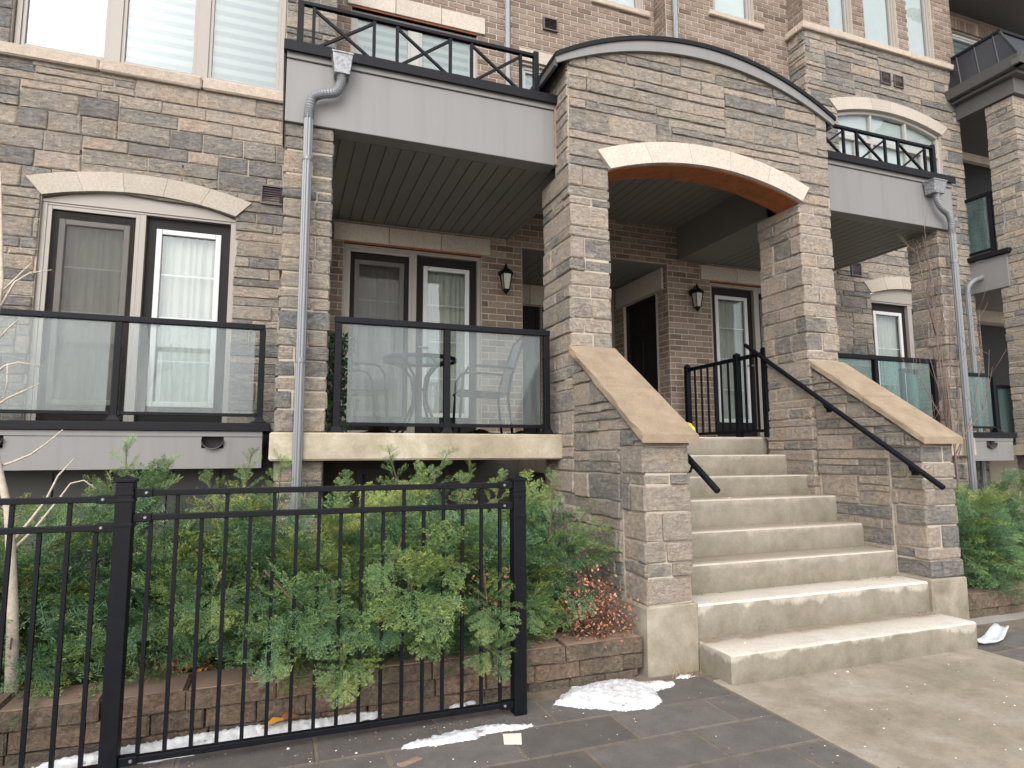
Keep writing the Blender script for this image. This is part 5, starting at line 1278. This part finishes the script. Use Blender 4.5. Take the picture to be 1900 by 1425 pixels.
# ------------------------------------------------------------------ snow and scraps on the ground
def snow(outline, h, label, seed):
    """a low heap on a fine grid: thickness grows away from the ragged melting edge"""
    g_ = np.random.default_rng(seed); P_ = np.array(outline); Q_ = np.roll(P_, -1, 0); ph = g_.uniform(0, 6.3, 12); st_ = .011
    def nz(x, y): return sum(math.sin((27 * k) * (x * math.cos(ph[k]) + y * math.sin(ph[k])) + ph[k + 5]) / k for k in range(1, 6)) / 2
    xs = np.arange(P_[:, 0].min() - .05, P_[:, 0].max() + .05, st_); ys = np.arange(P_[:, 1].min() - .05, P_[:, 1].max() + .05, st_)
    ids = {}; mb = MB(); Hh = {}
    for i, x in enumerate(xs):
        for j, y in enumerate(ys):
            c_ = ((P_[:, 1] > y) != (Q_[:, 1] > y)) & (x < (Q_[:, 0] - P_[:, 0]) * (y - P_[:, 1]) / (Q_[:, 1] - P_[:, 1] + 1e-12) + P_[:, 0]); ins = c_.sum() % 2
            d_ = Q_ - P_; t_ = np.clip(((x - P_[:, 0]) * d_[:, 0] + (y - P_[:, 1]) * d_[:, 1]) / (d_**2).sum(1), 0, 1); e = np.hypot(P_[:, 0] + t_ * d_[:, 0] - x, P_[:, 1] + t_ * d_[:, 1] - y).min()
            e = (e if ins else -e) + .012 * nz(x, y) + g_.normal(0, .003)
            if e > 0: Hh[(i, j)] = .006 + h * min(1, (e / .13))**.6 * (1 + .22 * nz(1.7 * x + 3, 1.7 * y)) + g_.normal(0, .0022)
    for (i, j) in Hh:
        if all((i + a, j + c) in Hh for a, c in ((1, 0), (0, 1), (1, 1))):
            q = []
            for a, c in ((0, 0), (1, 0), (1, 1), (0, 1)):
                k = (i + a, j + c)
                if k not in ids:
                    edge = not all((k[0] + p, k[1] + r) in Hh for p in (-1, 0, 1) for r in (-1, 0, 1))
                    ids[k] = len(mb.v); mb.v.append((xs[k[0]] + g_.normal(0, .002), ys[k[1]] + g_.normal(0, .002), .001 if edge else max(Hh[k], .004)))
                q.append(ids[k])
            mb.face(q)
    return tag(mb.build('snow_patch', M['snow'], None, 0, True), label, 'snow', 'melting snow patches on the paving')
snow([(1.46, 3.39), (1.55, 3.48), (1.68, 3.57), (1.85, 3.60), (2.06, 3.59), (2.10, 3.50), (2.2, 3.485), (2.33, 3.44), (2.26, 3.38), (2.12, 3.36), (2.08, 3.22), (1.95, 3.14), (1.80, 3.18), (1.72, 3.22), (1.60, 3.30)], .042, 'largest patch of melting snow on the pavers beside the steps', 1)
snow([(.55, 3.165), (.64, 3.21), (.78, 3.235), (.98, 3.26), (1.12, 3.255), (1.31, 3.18), (1.22, 3.15), (1.05, 3.16), (.95, 3.12), (.75, 3.13)], .022, 'narrow strip of snow on the pavers just outside the fence rail', 2)
snow([(-1.05, 3.50), (-.7, 3.575), (-.3, 3.60), (.1, 3.605), (.42, 3.61), (.60, 3.60), (.52, 3.54), (.30, 3.52), (.1, 3.47), (-.2, 3.46), (-.5, 3.42), (-.8, 3.44)], .075, 'long ridge of snow between the fence and the block wall', 3)
snow([(.86, 3.55), (.95, 3.585), (1.06, 3.60), (1.14, 3.58), (1.04, 3.55), (.94, 3.53)], .02, 'small snow scrap behind the fence near its end post', 4)
snow([(2.34, 3.50), (2.39, 3.535), (2.47, 3.53), (2.52, 3.50), (2.44, 3.48)], .02, 'tiny snow scrap in the corner beside the lowest step', 5)
def flat_scrap(name, pts, z, m_, label, cat, curl=.006):
    mb = MB(); n = len(pts); mb.v = [(x, y, z + rng.uniform(0, curl)) for x, y in pts] + [(x, y, z - .003) for x, y in pts]
    mb.face(range(n)); mb.face(list(range(n, 2 * n))[::-1])
    for i in range(n): mb.face((n + i, n + (i + 1) % n, (i + 1) % n, i))
    return tag(mb.build(name, m_), label, cat)
flat_scrap('paper_scrap', [(1.06, 3.03), (1.14, 3.0), (1.175, 3.10), (1.09, 3.135)], .006, M['paper'], 'square scrap of cream paper on the dark pavers', 'paper')
flat_scrap('wood_chip', [(.54, 3.0), (.565, 2.975), (.66, 3.02), (.64, 3.05)], .006, M['block_top'], 'flat brown chip on the dark pavers in front of the fence', 'debris')
mb = MB(); pts = [(4.83, 3.30, .02), (4.93, 3.315, .012), (5.03, 3.345, .014), (5.10, 3.375, .022), (5.18, 3.405, .042), (5.27, 3.44, .055), (5.31, 3.455, .048)]; wd_ = [.03, .05, .055, .055, .05, .045, .03]
for p, w_ in zip(pts, wd_): 
    for s in (-1, -.5, .5, 1): mb.v.append((p[0] - .3 * w_ * s, p[1] + w_ * s, p[2] + (.016 if abs(s) == 1 else 0)))
for i in range(len(pts) - 1):
    for j in range(3): mb.face((4 * i + j, 4 * i + j + 1, 4 * i + 5 + j, 4 * i + 4 + j))
o = mb.build('plastic_scrap', M['white_plastic'], None, 0, True); sm = o.modifiers.new('thick', 'SOLIDIFY'); sm.thickness = .008; sm.offset = 0
tag(o, 'curved white plastic scrap on the ground past the end of the lowest step', 'debris')
mb = MB(); 
for i in range(9):
    for j in range(10):
        th = 2 * math.pi * j / 10; r = (.012 if i in (0, 8) else .038) * (1 + .3 * math.sin(4 * th + i * 2) * (i % 2)); mb.v.append((-1.10 + .02 * i, 4.06 + r * math.cos(th) + .01 * math.sin(i), .235 + r * math.sin(th) * .8))
for i in range(8):
    for j in range(10): mb.face((i * 10 + j, i * 10 + (j + 1) % 10, (i + 1) * 10 + (j + 1) % 10, (i + 1) * 10 + j))
tag(mb.build('plastic_bottle', M['galv'], None, 0, False), 'crumpled clear bottle lying on the soil under the yews', 'bottle')
lf = MB(); lf.tint = .95; c = np.array([.02, 3.50, .05]); lf.add([c + np.array(q) for q in ((-.07, 0, 0), (-.02, -.03, .03), (.06, 0, .035), (-.01, .03, .04))], [(0, 1, 3), (1, 2, 3)]); lf.tint = .5
lf.add([c + np.array(q) for q in ((0, .01, .01), (.05, -.02, .04), (.12, .02, .03), (.05, .05, .05))], [(0, 1, 3), (1, 2, 3)])
tag(lf.build('fallen_leaf', M['litter']), 'yellow and brown fallen leaf on the snow ridge behind the fence', 'leaf')
cm = MB()
for k in range(420):
    r = rng.random()
    if r < .5: x, y, z = rng.uniform(-.3, 2.5), rng.uniform(2.2, 3.45), .001
    elif r < .8: x, y, z = rng.uniform(2.56, 4.7), rng.uniform(2.0, 3.25), .004
    else: i = rng.randrange(0, 7); x, y, z = rng.uniform(2.65, 4.7), rng.uniform(Ys[i] + .03, Ys[i + 1] - .02), Zs[i]
    s = rng.uniform(.002, .006) if rng.random() < .93 else rng.uniform(.007, .013); cm.tint = rng.random(); cm.m = rng.randrange(3)
    a = rng.uniform(0, 3); c, sn_ = math.cos(a) * s, math.sin(a) * s
    cm.add([(x + c, y + sn_, z), (x - sn_, y + c, z), (x - c, y - sn_, z), (x + sn_, y - c, z), (x, y, z + s * .6)], [(0, 1, 4), (1, 2, 4), (2, 3, 4), (3, 0, 4)])
for k in range(900):
    if k < 620: x, y, z = rng.uniform(-1.6, 1.7), 3.34 + rng.gauss(0, .11), .001
    else: i = rng.randrange(0, 7); x, y, z = (4.72 - abs(rng.gauss(0, .14)), Ys[i + 1] - .015 - abs(rng.gauss(0, .04)), Zs[i]) if rng.random() < .6 else (rng.uniform(2.65, 4.7), Ys[i + 1] - .012 - abs(rng.gauss(0, .012)), Zs[i])
    if not (y < 3.6 or z > .1): continue
    s = rng.uniform(.002, .007); cm.tint = rng.random(); cm.m = rng.choice((1, 2, 2, 2)); a = rng.uniform(0, 3); c, sn_ = math.cos(a) * s, math.sin(a) * s
    cm.add([(x + c, y + sn_, z), (x - sn_, y + c, z), (x - c, y - sn_, z), (x + sn_, y - c, z), (x, y, z + s * .6)], [(0, 1, 4), (1, 2, 4), (2, 3, 4), (3, 0, 4)])
tag(cm.build('crumbs', [M['paper'], M['cap'], M['bark']]), kind='stuff')

# ------------------------------------------------------------------ the neighbouring house
NB = thing('neighbouring_townhouse', 'neighbouring stone townhouse with a dark metal mansard roof over its two storey porch', 'house', (11, 6.5, 0))
p = MB(); stone_pier(p, 10.12, 10.62, 5.77, 6.19, .1, 6.72); p.build('stone_column', [M['stone'], M['mortar']], NB)
mb = MB(); bricks(mb, FY(10.17, 7.3, 1.4), 3, 5.6, [(1.15, 2.1, 0, 2.25), (.9, 2.1, 3.1, 5.2)]); backing(mb, 10.17, 13.2, 7.3, 0, 7.0, [(11.32, 12.27, 1.4, 3.65), (11.07, 12.27, 4.5, 6.6)])
bricks(mb, FY(10.17, 6.92, 7.1), 3, 2.0, [(.5, 1.27, 1.0, 1.56)]); backing(mb, 10.17, 13.2, 6.92, 7.1, 9.1, [(10.67, 11.44, 8.1, 8.66)])
mb.build('brick_wall', [M['brick'], M['brick_mortar']], NB)
window(10.67, 11.44, 7.6, 8.66, 6.92, [], NB, ('blind', .0), 'white')
mb = MB()
for k in range(20): mb.tint = rng.random(); mb.cbox(10.55 + .0765 * k * 1.0, 10.55 + .0765 * k + .068, 6.885, 6.93, 8.68, 8.87, .003, .001)
mb.build('soldier_course', M['brick'], NB)
MB().box(11.34, 12.25, 7.36, 7.4, 1.45, 3.62).build('entry_door', M['door'], NB); flat_lintel(11.2, 12.4, 3.66, 3.86, 7.27, 7.35, 2, NB)
MB().box(11.09, 12.25, 7.36, 7.4, 4.5, 6.58).build('balcony_door', M['door'], NB); flat_lintel(11.0, 12.4, 6.58, 6.72, 7.27, 7.35, 2, NB)
mb = MB(); mb.box(10.07, 12.6, 5.72, 7.3, 6.725, 6.97); mb.box(9.98, 12.6, 5.62, 7.3, 6.972, 7.02); mb.build('porch_fascia', M['fascia_dark'], NB, .006)
gt = MB(); gt.prism([(5.44, 7.17), (5.50, 7.03), (5.62, 7.03), (5.62, 7.17)], 9.86, 12.6, 'x'); gt.prism([(9.84, 7.17), (9.89, 7.03), (10.0, 7.03), (10.0, 7.17)], 5.50, 6.9, 'y'); gt.build('gutter', M['fascia_dark'], NB, .006)
mr_ = MB(); b0 = [(9.92, 5.52, 7.16), (12.6, 5.52, 7.16), (12.6, 6.9, 7.16), (9.92, 6.9, 7.16)]; b1 = [(10.10, 5.86, 7.78), (12.6, 5.86, 7.78), (12.6, 6.9, 7.78), (10.10, 6.9, 7.78)]
mr_.add(b0 + b1, [(0, 1, 5, 4), (3, 0, 4, 7), (4, 5, 6, 7)])
for k in range(1, 5):
    y = 5.52 + .28 * k; a = Vector((9.915, y, 7.165)); c = Vector((10.095, min(y + .16, 6.85), 7.78)); mr_.tube([a, c], .012, 4)
mr_.tube([b0[0], b1[0]], .02, 6); mr_.build('mansard_roof', M['shingle'], NB)
mb = MB(); mb.box(10.085, 12.6, 5.84, 6.9, 7.782, 7.83); mb.build('roof_trim', M['flash'], NB, .004)
mb = MB(); mb.box(10.1, 12.6, 6.05, 7.3, 3.86, 4.36); mb.build('balcony_floor', M['fascia'], NB, .006)
MB().box(10.04, 12.6, 5.99, 7.3, 4.362, 4.43).build('flashing', M['flash'], NB, .004)
MB().box(10.1, 12.6, 5.85, 7.3, 1.36, 1.5).build('porch_slab', M['slab'], NB, .006)
ev = MB(); ev.box(10.2, 15, 6.15, 8, 9.02, 9.10); ev.box(10.2, 15, 6.10, 6.15, 8.98, 9.2); ev.prism([(6.0, 9.24), (6.03, 9.1), (6.099, 9.1), (6.099, 9.24)], 10.2, 15, 'x'); ev.build('eave', M['fascia_dark'], NB, .004)
def side_rail(name_lab, x, ys, zb, zt):
    t = thing('balcony_railing', name_lab, 'railing', (x, ys[0], zb), 'glass railings of the balconies')
    MB().box(x - .028, x + .028, ys[-1] - .03, ys[0] + .03, zt - .05, zt).build('top_rail', M['black'], t, .004)
    for y in ys: MB().box(x - .025, x + .025, y - .025, y + .025, zb, zt - .051).build('post', M['black'], t, .003)
    for a, b_ in zip(ys[:-1], ys[1:]):
        MB().box(x - .018, x + .018, b_ + .026, a - .026, zb + .055, zb + .085).build('bottom_rail', M['black'], t)
        MB().box(x - .004, x + .004, b_ + .05, a - .05, zb + .086, zt - .051).build('glass_pane', M['green_glass'], t)
side_rail('black framed glass railing of the neighbouring upper balcony', 10.13, [6.85, 6.24], 4.43, 5.40)
glass_railing([9.95, 10.55, 11.2], 6.30, 1.5, 2.40, 'glass railing beside the neighbouring dark entry door', 'green_glass')
# ------------------------------------------------------------------ end
